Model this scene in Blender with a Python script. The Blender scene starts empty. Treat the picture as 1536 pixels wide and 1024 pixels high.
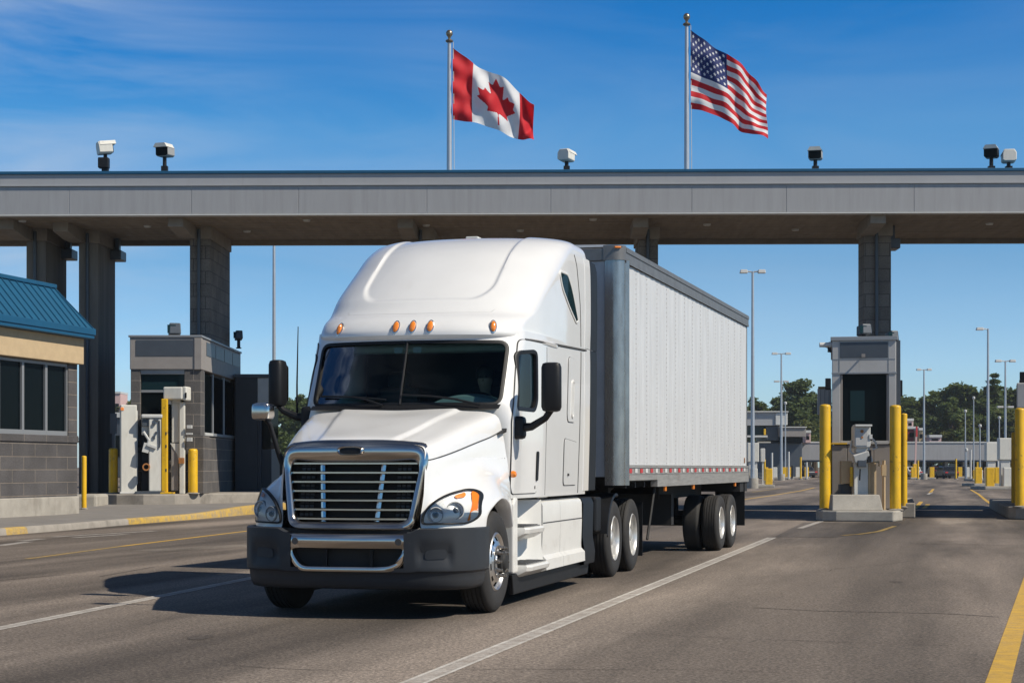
import bpy, bmesh, math, random
from mathutils import Vector, Matrix
random.seed(7)
R = math.radians
sc = bpy.context.scene
C = sc.collection
F, HC, HY, CX = 2600.0, 1.45, 700.0, 768.0      # focal length in photo pixels, eye height, horizon row, centre column

def at(px, py, z=0.0):            # a ground point seen at a photo pixel
    Y = F * (HC - z) / (py - HY)
    return Vector(((px - CX) / F * Y, Y, z))
def atY(px, py, Y):               # a point at a known distance
    return Vector(((px - CX) / F * Y, Y, HC - (py - HY) / F * Y))
def lerp(a, b, t): return a + (b - a) * t
def sstep(a, b, x):
    t = max(0.0, min(1.0, (x - a) / (b - a))); return t * t * (3 - 2 * t)
def interp(xs, ys, x):
    if x <= xs[0]: return ys[0]
    for i in range(len(xs) - 1):
        if x <= xs[i + 1]:
            return lerp(ys[i], ys[i + 1], (x - xs[i]) / (xs[i + 1] - xs[i]))
    return ys[-1]
def cr(p, t):                     # Catmull-Rom through a list, t in 0..1
    n = len(p) - 1; f = min(max(t, 0), 1) * n; i = min(int(f), n - 1); u = f - i
    a = p[i - 1] if i > 0 else p[0] * 2 - p[1]
    b, c = p[i], p[i + 1]
    d = p[i + 2] if i + 2 <= n else p[n] * 2 - p[n - 1]
    return 0.5 * ((b * 2) + (c - a) * u + (a * 2 - b * 5 + c * 4 - d) * u * u + (b * 3 - a - c * 3 + d) * u ** 3)
def crx(xs, ys, x):               # smooth interpolation on uneven knots
    n = len(xs)
    if x <= xs[0]: return ys[0]
    if x >= xs[-1]: return ys[-1]
    for i in range(n - 1):
        if x <= xs[i + 1]: break
    h = xs[i + 1] - xs[i]; t = (x - xs[i]) / h
    def sl(k):
        if k == 0: return (ys[1] - ys[0]) / (xs[1] - xs[0])
        if k == n - 1: return (ys[-1] - ys[-2]) / (xs[-1] - xs[-2])
        return (ys[k + 1] - ys[k - 1]) / (xs[k + 1] - xs[k - 1])
    m0, m1 = sl(i) * h, sl(i + 1) * h
    return (2*t**3-3*t**2+1)*ys[i] + (t**3-2*t**2+t)*m0 + (-2*t**3+3*t**2)*ys[i+1] + (t**3-t**2)*m1

# ---------------------------------------------------------------- mesh builder
class MB:
    def __init__(s): s.v = []; s.f = []; s.m = []
    def add(s, vs, fs, mi=0):
        o = len(s.v); s.v += [tuple(v) for v in vs]
        s.f += [tuple(i + o for i in f) for f in fs]; s.m += [mi] * len(fs)
        return s
    def box(s, x0, x1, y0, y1, z0, z1, mi=0):
        v = [(x0,y0,z0),(x1,y0,z0),(x1,y1,z0),(x0,y1,z0),(x0,y0,z1),(x1,y0,z1),(x1,y1,z1),(x0,y1,z1)]
        return s.add(v, [(0,3,2,1),(4,5,6,7),(0,1,5,4),(1,2,6,5),(2,3,7,6),(3,0,4,7)], mi)
    def cbox(s, c, d, rot=(0,0,0), taper=1.0, mi=0):
        from mathutils import Euler
        M = Euler(rot).to_matrix(); v = []
        for z in (-1, 1):
            k = 1.0 if z < 0 else taper
            for x, y in ((-1,-1),(1,-1),(1,1),(-1,1)):
                v.append(Vector(c) + M @ Vector((x*d[0]/2*k, y*d[1]/2*k, z*d[2]/2)))
        return s.add(v, [(0,3,2,1),(4,5,6,7),(0,1,5,4),(1,2,6,5),(2,3,7,6),(3,0,4,7)], mi)
    def tube(s, pts, r, n=10, cap=True, mi=0):
        pts = [Vector(p) for p in pts]; rs = r if isinstance(r, (list, tuple)) else [r] * len(pts)
        vs = []; ref = None
        for i, p in enumerate(pts):
            t = (pts[min(i+1, len(pts)-1)] - pts[max(i-1, 0)]).normalized()
            if ref is None: ref = Vector((0,0,1)) if abs(t.z) < .9 else Vector((1,0,0))
            a = (ref - t * ref.dot(t)).normalized(); ref = a; b = t.cross(a)
            for k in range(n):
                q = 2 * math.pi * k / n
                vs.append(p + (a * math.cos(q) + b * math.sin(q)) * rs[i])
        fs = []
        for i in range(len(pts) - 1):
            for k in range(n):
                k2 = (k + 1) % n
                fs.append((i*n+k, i*n+k2, (i+1)*n+k2, (i+1)*n+k))
        if cap: fs += [tuple(range(n))[::-1], tuple(range((len(pts)-1)*n, len(pts)*n))]
        return s.add(vs, fs, mi)
    def lathe(s, prof, c=(0,0,0), axis='z', n=32, skip=None, mi=0, cap=False):   # prof: (radius, along-axis)
        vs = []
        for (r, h) in prof:
            for k in range(n):
                q = 2 * math.pi * k / n; a, b = r*math.cos(q), r*math.sin(q)
                v = (a, b, h) if axis == 'z' else ((h, a, b) if axis == 'x' else (b, h, a))
                vs.append((v[0]+c[0], v[1]+c[1], v[2]+c[2]))
        fs = []
        for i in range(len(prof) - 1):
            for k in range(n):
                if skip and skip(i, k): continue
                k2 = (k + 1) % n; fs.append((i*n+k, i*n+k2, (i+1)*n+k2, (i+1)*n+k))
        if cap: fs += [tuple(range(n))[::-1], tuple(range((len(prof)-1)*n, len(prof)*n))]
        return s.add(vs, fs, mi)
    def grid(s, P, closed=False, skip=None, mi=0):
        n = len(P); m = len(P[0]); vs = [p for row in P for p in row]; fs = []
        for i in range(n - 1):
            for j in range(m if closed else m - 1):
                if skip and skip(i, j): continue
                j2 = (j + 1) % m; fs.append((i*m+j, i*m+j2, (i+1)*m+j2, (i+1)*m+j))
        return s.add(vs, fs, mi)
    def prism(s, poly, a0, a1, plane='xy', mi=0):
        def w(p, a): return (p[0], p[1], a) if plane == 'xy' else ((p[0], a, p[1]) if plane == 'xz' else (a, p[0], p[1]))
        n = len(poly); vs = [w(p, a0) for p in poly] + [w(p, a1) for p in poly]
        fs = [tuple(range(n))[::-1], tuple(range(n, 2*n))] + [(i, (i+1) % n, n + (i+1) % n, n + i) for i in range(n)]
        return s.add(vs, fs, mi)
    def build(s, name, mat, parent=None, smooth=35, bevel=0, seg=2, merge=True, loc=None, fix=True):
        me = bpy.data.meshes.new(name); me.from_pydata(s.v, [], s.f)
        mats = mat if isinstance(mat, (list, tuple)) else [mat]
        for m in mats: me.materials.append(m)
        if len(mats) > 1: me.polygons.foreach_set('material_index', s.m)
        bm = bmesh.new(); bm.from_mesh(me)
        if merge: bmesh.ops.remove_doubles(bm, verts=bm.verts, dist=1e-5)
        if fix: bmesh.ops.recalc_face_normals(bm, faces=bm.faces)
        bm.to_mesh(me); bm.free()
        if smooth:
            me.polygons.foreach_set('use_smooth', [True] * len(me.polygons))
            me.set_sharp_from_angle(angle=R(smooth))
        me.update()
        o = bpy.data.objects.new(name, me); C.objects.link(o)
        if parent: o.parent = parent
        if loc: o.location = loc
        if bevel:
            b = o.modifiers.new('bevel', 'BEVEL'); b.width = bevel; b.segments = seg; b.limit_method = 'ANGLE'; b.angle_limit = R(40)
            b.harden_normals = False
        return o

def tag(o, label, cat, group=None):
    o['label'] = label; o['category'] = cat
    if group: o['group'] = group
    return o
def thing(name, label, cat, loc=(0,0,0), rz=0, group=None):
    o = bpy.data.objects.new(name, None); C.objects.link(o); o.empty_display_size = .2
    o.location = loc; o.rotation_euler = (0, 0, rz)
    return tag(o, label, cat, group)
def struct(o, kind='structure'): o['kind'] = kind; return o
def kids(o): return [c for c in bpy.data.objects if c.parent == o]
def dup(o, loc, rz=None, label=None, scale=None, parent=None):
    c = o.copy(); C.objects.link(c); c.parent = parent
    if loc is not None: c.location = loc
    if rz is not None: c.rotation_euler = (0, 0, rz)
    if scale is not None: c.scale = scale
    if label: c['label'] = label
    for k in kids(o): dup(k, None, parent=c)
    return c

# ---------------------------------------------------------------- materials
def mat(name, col, rough=.6, metal=0, spec=.5, coat=0, var=0, vscale=3, bump=0, bscale=40, var2=None, stretch=None, coat_r=.05, rvar=0):
    m = bpy.data.materials.new(name); m.use_nodes = True
    nt = m.node_tree; N = nt.nodes; L = nt.links; b = N['Principled BSDF']
    b.inputs['Base Color'].default_value = (*col, 1); b.inputs['Roughness'].default_value = rough
    b.inputs['Metallic'].default_value = metal; b.inputs['Specular IOR Level'].default_value = spec
    b.inputs['Coat Weight'].default_value = coat; b.inputs['Coat Roughness'].default_value = coat_r
    if var or bump or rvar:
        tc = N.new('ShaderNodeTexCoord'); mp = N.new('ShaderNodeMapping'); L.new(tc.outputs['Object'], mp.inputs['Vector'])
        if stretch: mp.inputs['Scale'].default_value = stretch
    if var:
        n = N.new('ShaderNodeTexNoise'); n.inputs['Scale'].default_value = vscale; n.inputs['Detail'].default_value = 6; n.inputs['Roughness'].default_value = .65
        L.new(mp.outputs['Vector'], n.inputs['Vector'])
        r = N.new('ShaderNodeMapRange'); r.inputs['From Min'].default_value = .3; r.inputs['From Max'].default_value = .7
        L.new(n.outputs['Fac'], r.inputs['Value'])
        mx = N.new('ShaderNodeMix'); mx.data_type = 'RGBA'
        c2 = var2 if var2 else tuple(c * (1 - var) for c in col)
        mx.inputs['A'].default_value = (*col, 1); mx.inputs['B'].default_value = (*c2, 1)
        L.new(r.outputs['Result'], mx.inputs['Factor']); L.new(mx.outputs['Result'], b.inputs['Base Color'])
        if rvar:
            rr = N.new('ShaderNodeMapRange'); rr.inputs['To Min'].default_value = rough - rvar; rr.inputs['To Max'].default_value = rough + rvar
            L.new(n.outputs['Fac'], rr.inputs['Value']); L.new(rr.outputs['Result'], b.inputs['Roughness'])
    if bump:
        n2 = N.new('ShaderNodeTexNoise'); n2.inputs['Scale'].default_value = bscale; n2.inputs['Detail'].default_value = 5
        L.new(tc.outputs['Object'], n2.inputs['Vector'])
        bp = N.new('ShaderNodeBump'); bp.inputs['Strength'].default_value = bump; bp.inputs['Distance'].default_value = .02
        L.new(n2.outputs['Fac'], bp.inputs['Height']); L.new(bp.outputs['Normal'], b.inputs['Normal'])
    return m

def brick_mat(name, col, mortar, bw, bh, ms=.012, var=.25, rough=.85, bump=.5):
    """block masonry laid by object coordinates: runs along x+y, courses along z"""
    m = bpy.data.materials.new(name); m.use_nodes = True
    nt = m.node_tree; N = nt.nodes; L = nt.links; b = N['Principled BSDF']; b.inputs['Roughness'].default_value = rough
    tc = N.new('ShaderNodeTexCoord'); sp = N.new('ShaderNodeSeparateXYZ'); L.new(tc.outputs['Object'], sp.inputs['Vector'])
    ad = N.new('ShaderNodeMath'); ad.operation = 'ADD'; L.new(sp.outputs['X'], ad.inputs[0]); L.new(sp.outputs['Y'], ad.inputs[1])
    cb = N.new('ShaderNodeCombineXYZ'); L.new(ad.outputs[0], cb.inputs['X']); L.new(sp.outputs['Z'], cb.inputs['Y'])
    br = N.new('ShaderNodeTexBrick'); L.new(cb.outputs['Vector'], br.inputs['Vector'])
    br.inputs['Scale'].default_value = 1; br.inputs['Brick Width'].default_value = bw; br.inputs['Row Height'].default_value = bh
    br.inputs['Mortar Size'].default_value = ms; br.inputs['Mortar Smooth'].default_value = .2; br.inputs['Bias'].default_value = 0
    br.inputs['Color1'].default_value = (*col, 1); br.inputs['Color2'].default_value = (*[c * (1 - var) for c in col], 1)
    br.inputs['Mortar'].default_value = (*mortar, 1)
    n = N.new('ShaderNodeTexNoise'); n.inputs['Scale'].default_value = 25; n.inputs['Detail'].default_value = 6; L.new(tc.outputs['Object'], n.inputs['Vector'])
    n3 = N.new('ShaderNodeTexNoise'); n3.inputs['Scale'].default_value = 1.2; n3.inputs['Detail'].default_value = 4; L.new(tc.outputs['Object'], n3.inputs['Vector'])
    av = N.new('ShaderNodeMath'); av.operation = 'ADD'; L.new(n.outputs['Fac'], av.inputs[0]); L.new(n3.outputs['Fac'], av.inputs[1])
    mr = N.new('ShaderNodeMapRange'); mr.inputs['From Min'].default_value = .7; mr.inputs['From Max'].default_value = 1.3; mr.inputs['To Min'].default_value = .65; mr.inputs['To Max'].default_value = 1.3
    L.new(av.outputs[0], mr.inputs['Value'])
    mx = N.new('ShaderNodeMix'); mx.data_type = 'RGBA'; mx.blend_type = 'MULTIPLY'; mx.inputs['Factor'].default_value = 1
    L.new(br.outputs['Color'], mx.inputs['A']); L.new(mr.outputs['Result'], mx.inputs['B']); L.new(mx.outputs['Result'], b.inputs['Base Color'])
    hs = N.new('ShaderNodeMath'); hs.operation = 'MULTIPLY_ADD'; hs.inputs[1].default_value = .35
    L.new(n.outputs['Fac'], hs.inputs[0])
    iv = N.new('ShaderNodeMath'); iv.operation = 'SUBTRACT'; iv.inputs[0].default_value = 1; L.new(br.outputs['Fac'], iv.inputs[1]); L.new(iv.outputs[0], hs.inputs[2])
    bp = N.new('ShaderNodeBump'); bp.inputs['Strength'].default_value = bump; bp.inputs['Distance'].default_value = .012
    L.new(hs.outputs[0], bp.inputs['Height']); L.new(bp.outputs['Normal'], b.inputs['Normal'])
    return m

def glass_mat(name, tint, rough=.0, refl=1.0):
    m = bpy.data.materials.new(name); m.use_nodes = True
    nt = m.node_tree; N = nt.nodes; L = nt.links; N.remove(N['Principled BSDF']); out = N['Material Output']
    t = N.new('ShaderNodeBsdfTransparent'); t.inputs['Color'].default_value = (*tint, 1)
    g = N.new('ShaderNodeBsdfGlossy'); g.inputs['Roughness'].default_value = .01; g.inputs['Color'].default_value = (refl, refl, refl, 1)
    fr = N.new('ShaderNodeFresnel'); fr.inputs['IOR'].default_value = 1.5
    mx = N.new('ShaderNodeMixShader'); L.new(fr.outputs[0], mx.inputs[0]); L.new(t.outputs[0], mx.inputs[1]); L.new(g.outputs[0], mx.inputs[2])
    L.new(mx.outputs[0], out.inputs['Surface'])
    return m

M = {}
M['white'] = mat('white_truck_paint', (.75,.745,.73), .36, coat=.85, var=.07, vscale=1.8, rvar=.08)
M['white_low'] = mat('white_fairing_plastic', (.70,.69,.655), .42, coat=.3, var=.10, vscale=2.5, rvar=.1)
M['seam'] = mat('shut_gap', (.05,.05,.05), .8)
M['black'] = mat('black_plastic', (.010,.0105,.012), .5, spec=.3, var=.2, vscale=8)
M['rubber'] = mat('tyre_rubber', (.016,.0155,.0155), .78, var=.45, vscale=6, bump=.15, bscale=90, var2=(.027,.025,.023))
M['bumper'] = mat('grey_bumper_plastic', (.026,.029,.034), .52, spec=.4, var=.12, vscale=5, bump=.04, bscale=300)
M['chrome'] = mat('chrome', (.62,.57,.51), .17, metal=1, var=.08, vscale=4, rvar=.05)
M['alu'] = mat('polished_aluminium_wheel', (.74,.73,.71), .36, metal=1, var=.12, vscale=9, rvar=.08)
M['rimwhite'] = mat('pale_wheel_rim', (.70,.69,.66), .35, metal=.55, var=.2, vscale=8)
M['chassis'] = mat('dark_chassis', (.02,.019,.018), .75, var=.4, vscale=5)
M['amber'] = mat('amber_lens', (.85,.24,.02), .18, spec=.8, coat=.6)
M['red'] = mat('red_lens', (.5,.03,.025), .35)
M['redtape'] = mat('red_reflective_tape', (.52,.04,.04), .45, var=.2, vscale=20)
M['whitetape'] = mat('white_reflective_tape', (.66,.64,.62), .45, var=.25, vscale=20)
M['steelrail'] = mat('dull_steel_rail', (.46,.44,.41), .42, metal=.45, var=.35, vscale=7, rvar=.12, stretch=(1,.3,4))
M['toprail'] = mat('dark_top_rail', (.21,.205,.20), .42, metal=.45, var=.25, vscale=5, rvar=.1)
M['post'] = mat('polished_corner_post', (.40,.385,.365), .26, metal=.85, var=.3, vscale=5, rvar=.1, stretch=(2,2,.5))
M['reflector'] = mat('headlight_bowl', (.90,.90,.89), .35, metal=.0, var=.18, vscale=40, bump=.3, bscale=90)
M['lens'] = glass_mat('headlight_lens', (.97,.98,.98), refl=.6)
M['wglass'] = glass_mat('windshield_glass', (.60,.82,.82), refl=.30)
M['sglass'] = glass_mat('side_window_glass', (.20,.36,.38), refl=.6)
def dark_glass(name, col, refl):
    m = bpy.data.materials.new(name); m.use_nodes = True; nt = m.node_tree; N = nt.nodes; L = nt.links; N.remove(N['Principled BSDF']); out = N['Material Output']
    d = N.new('ShaderNodeBsdfDiffuse'); d.inputs['Color'].default_value = (*col, 1)
    g = N.new('ShaderNodeBsdfGlossy'); g.inputs['Roughness'].default_value = .03; g.inputs['Color'].default_value = (refl, refl, refl, 1)
    tc = N.new('ShaderNodeTexCoord'); n = N.new('ShaderNodeTexNoise'); n.inputs['Scale'].default_value = .9; L.new(tc.outputs['Object'], n.inputs['Vector'])
    bp = N.new('ShaderNodeBump'); bp.inputs['Strength'].default_value = .04; bp.inputs['Distance'].default_value = .05; L.new(n.outputs['Fac'], bp.inputs['Height']); L.new(bp.outputs['Normal'], g.inputs['Normal'])
    fr = N.new('ShaderNodeFresnel'); fr.inputs['IOR'].default_value = 1.45; mx = N.new('ShaderNodeMixShader')
    L.new(fr.outputs[0], mx.inputs[0]); L.new(d.outputs[0], mx.inputs[1]); L.new(g.outputs[0], mx.inputs[2]); L.new(mx.outputs[0], out.inputs['Surface']); return m
M['dglass'] = dark_glass('dark_window_glass', (.004,.007,.009), .13)
M['dglass2'] = dark_glass('teal_window_glass', (.010,.028,.034), .3)
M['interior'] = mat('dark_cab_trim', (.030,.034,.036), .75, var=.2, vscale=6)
M['dash'] = mat('grey_dashboard', (.16,.18,.185), .6, var=.2, vscale=6)
M['skin'] = mat('skin', (.45,.27,.19), .55)
M['hair'] = mat('dark_hair', (.02,.015,.012), .6)
M['jacket'] = mat('dark_jacket', (.03,.035,.05), .8)
M['vest'] = mat('pale_yellow_vest', (.62,.60,.30), .7, var=.2, vscale=12)
M['fascia'] = mat('grey_metal_fascia', (.36,.355,.355), .5, metal=.15, var=.16, vscale=1.6, stretch=(2.5,1,.25), rvar=.1)
M['fascia2'] = mat('grey_metal_band', (.37,.37,.375), .5, metal=.15, var=.1, vscale=1.4, stretch=(.6,1,1))
M['bluetrim'] = mat('blue_metal_trim', (.010,.085,.175), .5, spec=.35, var=.15, vscale=3)
M['blueroof'] = mat('blue_metal_roof', (.012,.088,.17), .5, spec=.35, var=.14, vscale=2, rvar=.08)
M['soffit'] = mat('tan_board_soffit', (.31,.25,.185), .85, var=.35, vscale=1.4, stretch=(3,.5,1), bump=.2, bscale=12)
M['beam'] = mat('dark_tan_concrete_beam', (.29,.25,.205), .85, var=.3, vscale=2, bump=.2, bscale=20)
M['concrete'] = mat('pale_concrete', (.40,.37,.32), .9, var=.28, vscale=2.2, bump=.3, bscale=35)
M['kerb'] = mat('kerb_concrete', (.33,.30,.26), .9, var=.3, vscale=3, bump=.3, bscale=30)
M['walk'] = mat('sidewalk_concrete', (.215,.20,.185), .92, var=.25, vscale=1.2, bump=.25, bscale=45)
M['stucco'] = mat('beige_stucco', (.50,.375,.225), .9, var=.13, vscale=4, bump=.15, bscale=60)
M['brick'] = brick_mat('dark_split_block', (.088,.082,.082), (.22,.185,.15), 1.15, .345, .010, .22, bump=1.0)
M['pier'] = brick_mat('brown_concrete_block', (.185,.162,.138), (.07,.062,.055), .8, .42, .014, .22)
M['pier2'] = brick_mat('grey_booth_block', (.105,.098,.094), (.26,.225,.19), .8, .36, .009, .25)
M['pierp'] = mat('cast_concrete_pier', (.21,.188,.162), .9, var=.35, vscale=1.1, bump=.3, bscale=14, stretch=(3,3,.35))
M['darkclad'] = mat('dark_cladding', (.045,.048,.054), .55, var=.2, vscale=3)
M['slate'] = mat('slate_panel', (.075,.088,.105), .42, metal=.2, var=.15, vscale=3)
M['boothgrey'] = mat('pale_grey_panel', (.46,.45,.435), .45, var=.12, vscale=2.5, rvar=.08, metal=.1)
M['boothlow'] = mat('taupe_panel', (.28,.255,.235), .6, var=.14, vscale=3)
M['winframe'] = mat('grey_window_frame', (.30,.31,.32), .45, metal=.4)
M['yellow'] = mat('yellow_bollard_paint', (.80,.48,.008), .45, var=.2, vscale=4.5, var2=(.60,.345,.012), rvar=.1, bump=.06, bscale=20, stretch=(1,1,.4))
M['cream'] = mat('cream_equipment_paint', (.66,.645,.585), .5, var=.14, vscale=4, stretch=(2,2,.5))
M['ltgrey'] = mat('light_grey_metal', (.55,.55,.53), .5, var=.12, vscale=4)
M['galv'] = mat('galvanised_pole', (.50,.52,.54), .42, metal=.6, var=.12, vscale=3)
M['gold'] = mat('bronze_finial', (.30,.25,.18), .35, metal=.9)
M['rust'] = mat('rusty_orange', (.42,.17,.05), .8, var=.3, vscale=12)
M['bark'] = mat('bark', (.09,.07,.05), .95, var=.3, vscale=6)
M['tarp'] = mat('reddish_panel', (.22,.03,.04), .6)
M['pink'] = mat('faded_pink_panel', (.55,.38,.36), .7)
M['carglass'] = mat('car_glass', (.01,.012,.014), .05, spec=.8)

def add_wear(m, col, scale, stretch, lo, hi, amt, off=(0,0,0)):
    """sparse marks with shapes of their own over a finished material (scuffs, runs, rust)"""
    N = m.node_tree.nodes; L = m.node_tree.links; P = N['Principled BSDF']; src = P.inputs['Base Color'].links[0].from_socket if P.inputs['Base Color'].links else None
    tc = N.new('ShaderNodeTexCoord'); mp = N.new('ShaderNodeMapping'); mp.inputs['Scale'].default_value = stretch; mp.inputs['Location'].default_value = off; L.new(tc.outputs['Object'], mp.inputs['Vector'])
    n = N.new('ShaderNodeTexNoise'); n.inputs['Scale'].default_value = scale; n.inputs['Detail'].default_value = 7; n.inputs['Roughness'].default_value = .62; L.new(mp.outputs['Vector'], n.inputs['Vector'])
    r = N.new('ShaderNodeMapRange'); r.inputs['From Min'].default_value = lo; r.inputs['From Max'].default_value = hi; r.inputs['To Max'].default_value = amt; L.new(n.outputs['Fac'], r.inputs['Value'])
    x = N.new('ShaderNodeMix'); x.data_type = 'RGBA'; L.new(r.outputs['Result'], x.inputs['Factor'])
    if src: L.new(src, x.inputs['A'])
    else: x.inputs['A'].default_value = P.inputs['Base Color'].default_value
    x.inputs['B'].default_value = (*col, 1); L.new(x.outputs['Result'], P.inputs['Base Color'])
add_wear(M['yellow'], (.10,.075,.04), 5, (1,1,.9), .60, .68, .75)
add_wear(M['yellow'], (.42,.36,.25), 14, (1,1,2.0), .62, .68, .6, (3,1,2))
add_wear(M['white_low'], (.34,.30,.25), 4, (1,.7,1.2), .56, .78, .35)
add_wear(M['white'], (.45,.41,.36), 1.6, (1,.6,1), .60, .80, .35, (5,2,1))
add_wear(M['concrete'], (.17,.15,.125), 1.4, (1,1,.6), .55, .72, .6)
add_wear(M['kerb'], (.12,.105,.09), 2.0, (1,1,.6), .54, .70, .6)
add_wear(M['fascia'], (.22,.21,.20), 1.0, (4,1,.12), .56, .75, .5)
add_wear(M['fascia2'], (.22,.21,.20), 1.0, (4,1,.2), .58, .75, .4)
add_wear(M['boothgrey'], (.26,.22,.17), 1.5, (3,3,.3), .58, .74, .45)
add_wear(M['cream'], (.30,.24,.16), 2.5, (2,2,.4), .60, .74, .5)
add_wear(M['beam'], (.33,.29,.24), .9, (1,1,.5), .52, .74, .5)
add_wear(M['pierp'], (.28,.255,.225), .8, (1.5,1.5,.2), .52, .74, .5)
add_wear(M['steelrail'], (.20,.13,.08), 2.2, (1,1,1.5), .58, .74, .5)
add_wear(M['bumper'], (.11,.105,.10), 3.5, (1,1,1), .60, .76, .4)
# ---------------------------------------------------------------- sun, sky, camera
SUN_EL, SUN_AZ = 45.0, 26.0          # azimuth: degrees from +X towards the camera side (-Y)
sd = Vector((math.cos(R(SUN_EL)) * math.cos(R(SUN_AZ)), -math.cos(R(SUN_EL)) * math.sin(R(SUN_AZ)), math.sin(R(SUN_EL))))
sl = bpy.data.lights.new('sun', 'SUN'); sl.energy = 5.0; sl.angle = R(.5); sl.color = (1, .92, .79)
so = bpy.data.objects.new('sun', sl); C.objects.link(so); so.rotation_euler = sd.to_track_quat('Z', 'Y').to_euler(); so.location = (30, -20, 40)

w = bpy.data.worlds.new('World'); sc.world = w; w.use_nodes = True
nt = w.node_tree; N = nt.nodes; L = nt.links; bg = N['Background']; bg.inputs['Strength'].default_value = .085
sky = N.new('ShaderNodeTexSky'); sky.sky_type = 'NISHITA'; sky.sun_disc = False
sky.sun_elevation = R(SUN_EL); sky.sun_rotation = R(90 + SUN_AZ); sky.altitude = 200; sky.air_density = 1.0; sky.dust_density = .45; sky.ozone_density = 3.0
tc = N.new('ShaderNodeTexCoord')
CLOUD = (.0, .0, .0)
# thin high cirrus: streaked noise over the sky dome direction
mp = N.new('ShaderNodeMapping'); mp.inputs['Rotation'].default_value = (0, R(-12), 0); mp.inputs['Scale'].default_value = (2.2, 2.2, 11)
L.new(tc.outputs['Generated'], mp.inputs['Vector'])
n1 = N.new('ShaderNodeTexNoise'); n1.inputs['Scale'].default_value = 1.5; n1.inputs['Detail'].default_value = 7; n1.inputs['Roughness'].default_value = .58; n1.inputs['Distortion'].default_value = .7
L.new(mp.outputs['Vector'], n1.inputs['Vector'])
mr = N.new('ShaderNodeMapRange'); mr.inputs['From Min'].default_value = .40; mr.inputs['From Max'].default_value = .78; mr.inputs['To Max'].default_value = .75
L.new(n1.outputs['Fac'], mr.inputs['Value'])
mp2 = N.new('ShaderNodeMapping'); mp2.inputs['Location'].default_value = CLOUD; L.new(tc.outputs['Generated'], mp2.inputs['Vector'])
n2 = N.new('ShaderNodeTexNoise'); n2.inputs['Scale'].default_value = 3.0; n2.inputs['Detail'].default_value = 2; L.new(mp2.outputs['Vector'], n2.inputs['Vector'])
mr2 = N.new('ShaderNodeMapRange'); mr2.inputs['From Min'].default_value = .30; mr2.inputs['From Max'].default_value = .60; L.new(n2.outputs['Fac'], mr2.inputs['Value'])
mu = N.new('ShaderNodeMath'); mu.operation = 'MULTIPLY'; L.new(mr.outputs['Result'], mu.inputs[0]); # more of it towards the left of the lanes
sx0 = N.new('ShaderNodeSeparateXYZ'); L.new(tc.outputs['Generated'], sx0.inputs['Vector'])
mr3 = N.new('ShaderNodeMapRange'); mr3.interpolation_type = 'SMOOTHSTEP'; mr3.inputs['From Min'].default_value = -.06; mr3.inputs['From Max'].default_value = .10; mr3.inputs['To Min'].default_value = 1.0; mr3.inputs['To Max'].default_value = .32; L.new(sx0.outputs['X'], mr3.inputs['Value'])
mu2 = N.new('ShaderNodeMath'); mu2.operation = 'MULTIPLY'; L.new(mr2.outputs['Result'], mu2.inputs[0]); L.new(mr3.outputs['Result'], mu2.inputs[1]); L.new(mu2.outputs[0], mu.inputs[1])
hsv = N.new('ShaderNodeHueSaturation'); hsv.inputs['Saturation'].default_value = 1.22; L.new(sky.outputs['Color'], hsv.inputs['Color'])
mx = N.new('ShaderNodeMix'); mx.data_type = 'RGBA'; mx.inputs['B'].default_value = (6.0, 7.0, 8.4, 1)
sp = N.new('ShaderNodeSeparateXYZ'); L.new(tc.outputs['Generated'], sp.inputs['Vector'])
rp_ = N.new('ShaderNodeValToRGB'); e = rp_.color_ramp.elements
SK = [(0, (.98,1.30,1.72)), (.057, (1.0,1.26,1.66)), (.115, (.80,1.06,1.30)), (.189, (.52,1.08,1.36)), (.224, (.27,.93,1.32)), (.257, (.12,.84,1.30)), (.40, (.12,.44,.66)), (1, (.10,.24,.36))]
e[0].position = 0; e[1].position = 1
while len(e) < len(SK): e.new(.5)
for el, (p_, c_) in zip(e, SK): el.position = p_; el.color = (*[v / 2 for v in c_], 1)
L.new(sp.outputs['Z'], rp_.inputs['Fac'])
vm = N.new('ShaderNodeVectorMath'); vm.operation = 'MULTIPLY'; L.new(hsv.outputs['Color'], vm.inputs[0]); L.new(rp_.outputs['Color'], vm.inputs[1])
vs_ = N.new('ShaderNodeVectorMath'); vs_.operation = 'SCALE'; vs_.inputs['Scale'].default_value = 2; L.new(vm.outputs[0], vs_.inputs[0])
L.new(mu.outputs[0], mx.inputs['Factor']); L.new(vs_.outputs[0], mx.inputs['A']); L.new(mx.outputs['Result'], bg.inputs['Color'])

cam = bpy.data.cameras.new('camera'); co = bpy.data.objects.new('camera', cam); C.objects.link(co); sc.camera = co
co.location = (0, 0, HC); co.rotation_euler = (R(90), 0, 0)
cam.lens = 36 * F / 1536; cam.sensor_width = 36; cam.shift_y = (HY - 512) / 1536; cam.clip_end = 6000; cam.clip_start = .1
sc.view_settings.view_transform = 'Standard'; sc.view_settings.look = 'None'; sc.view_settings.gamma = 1
sc.view_settings.exposure = .08

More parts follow.
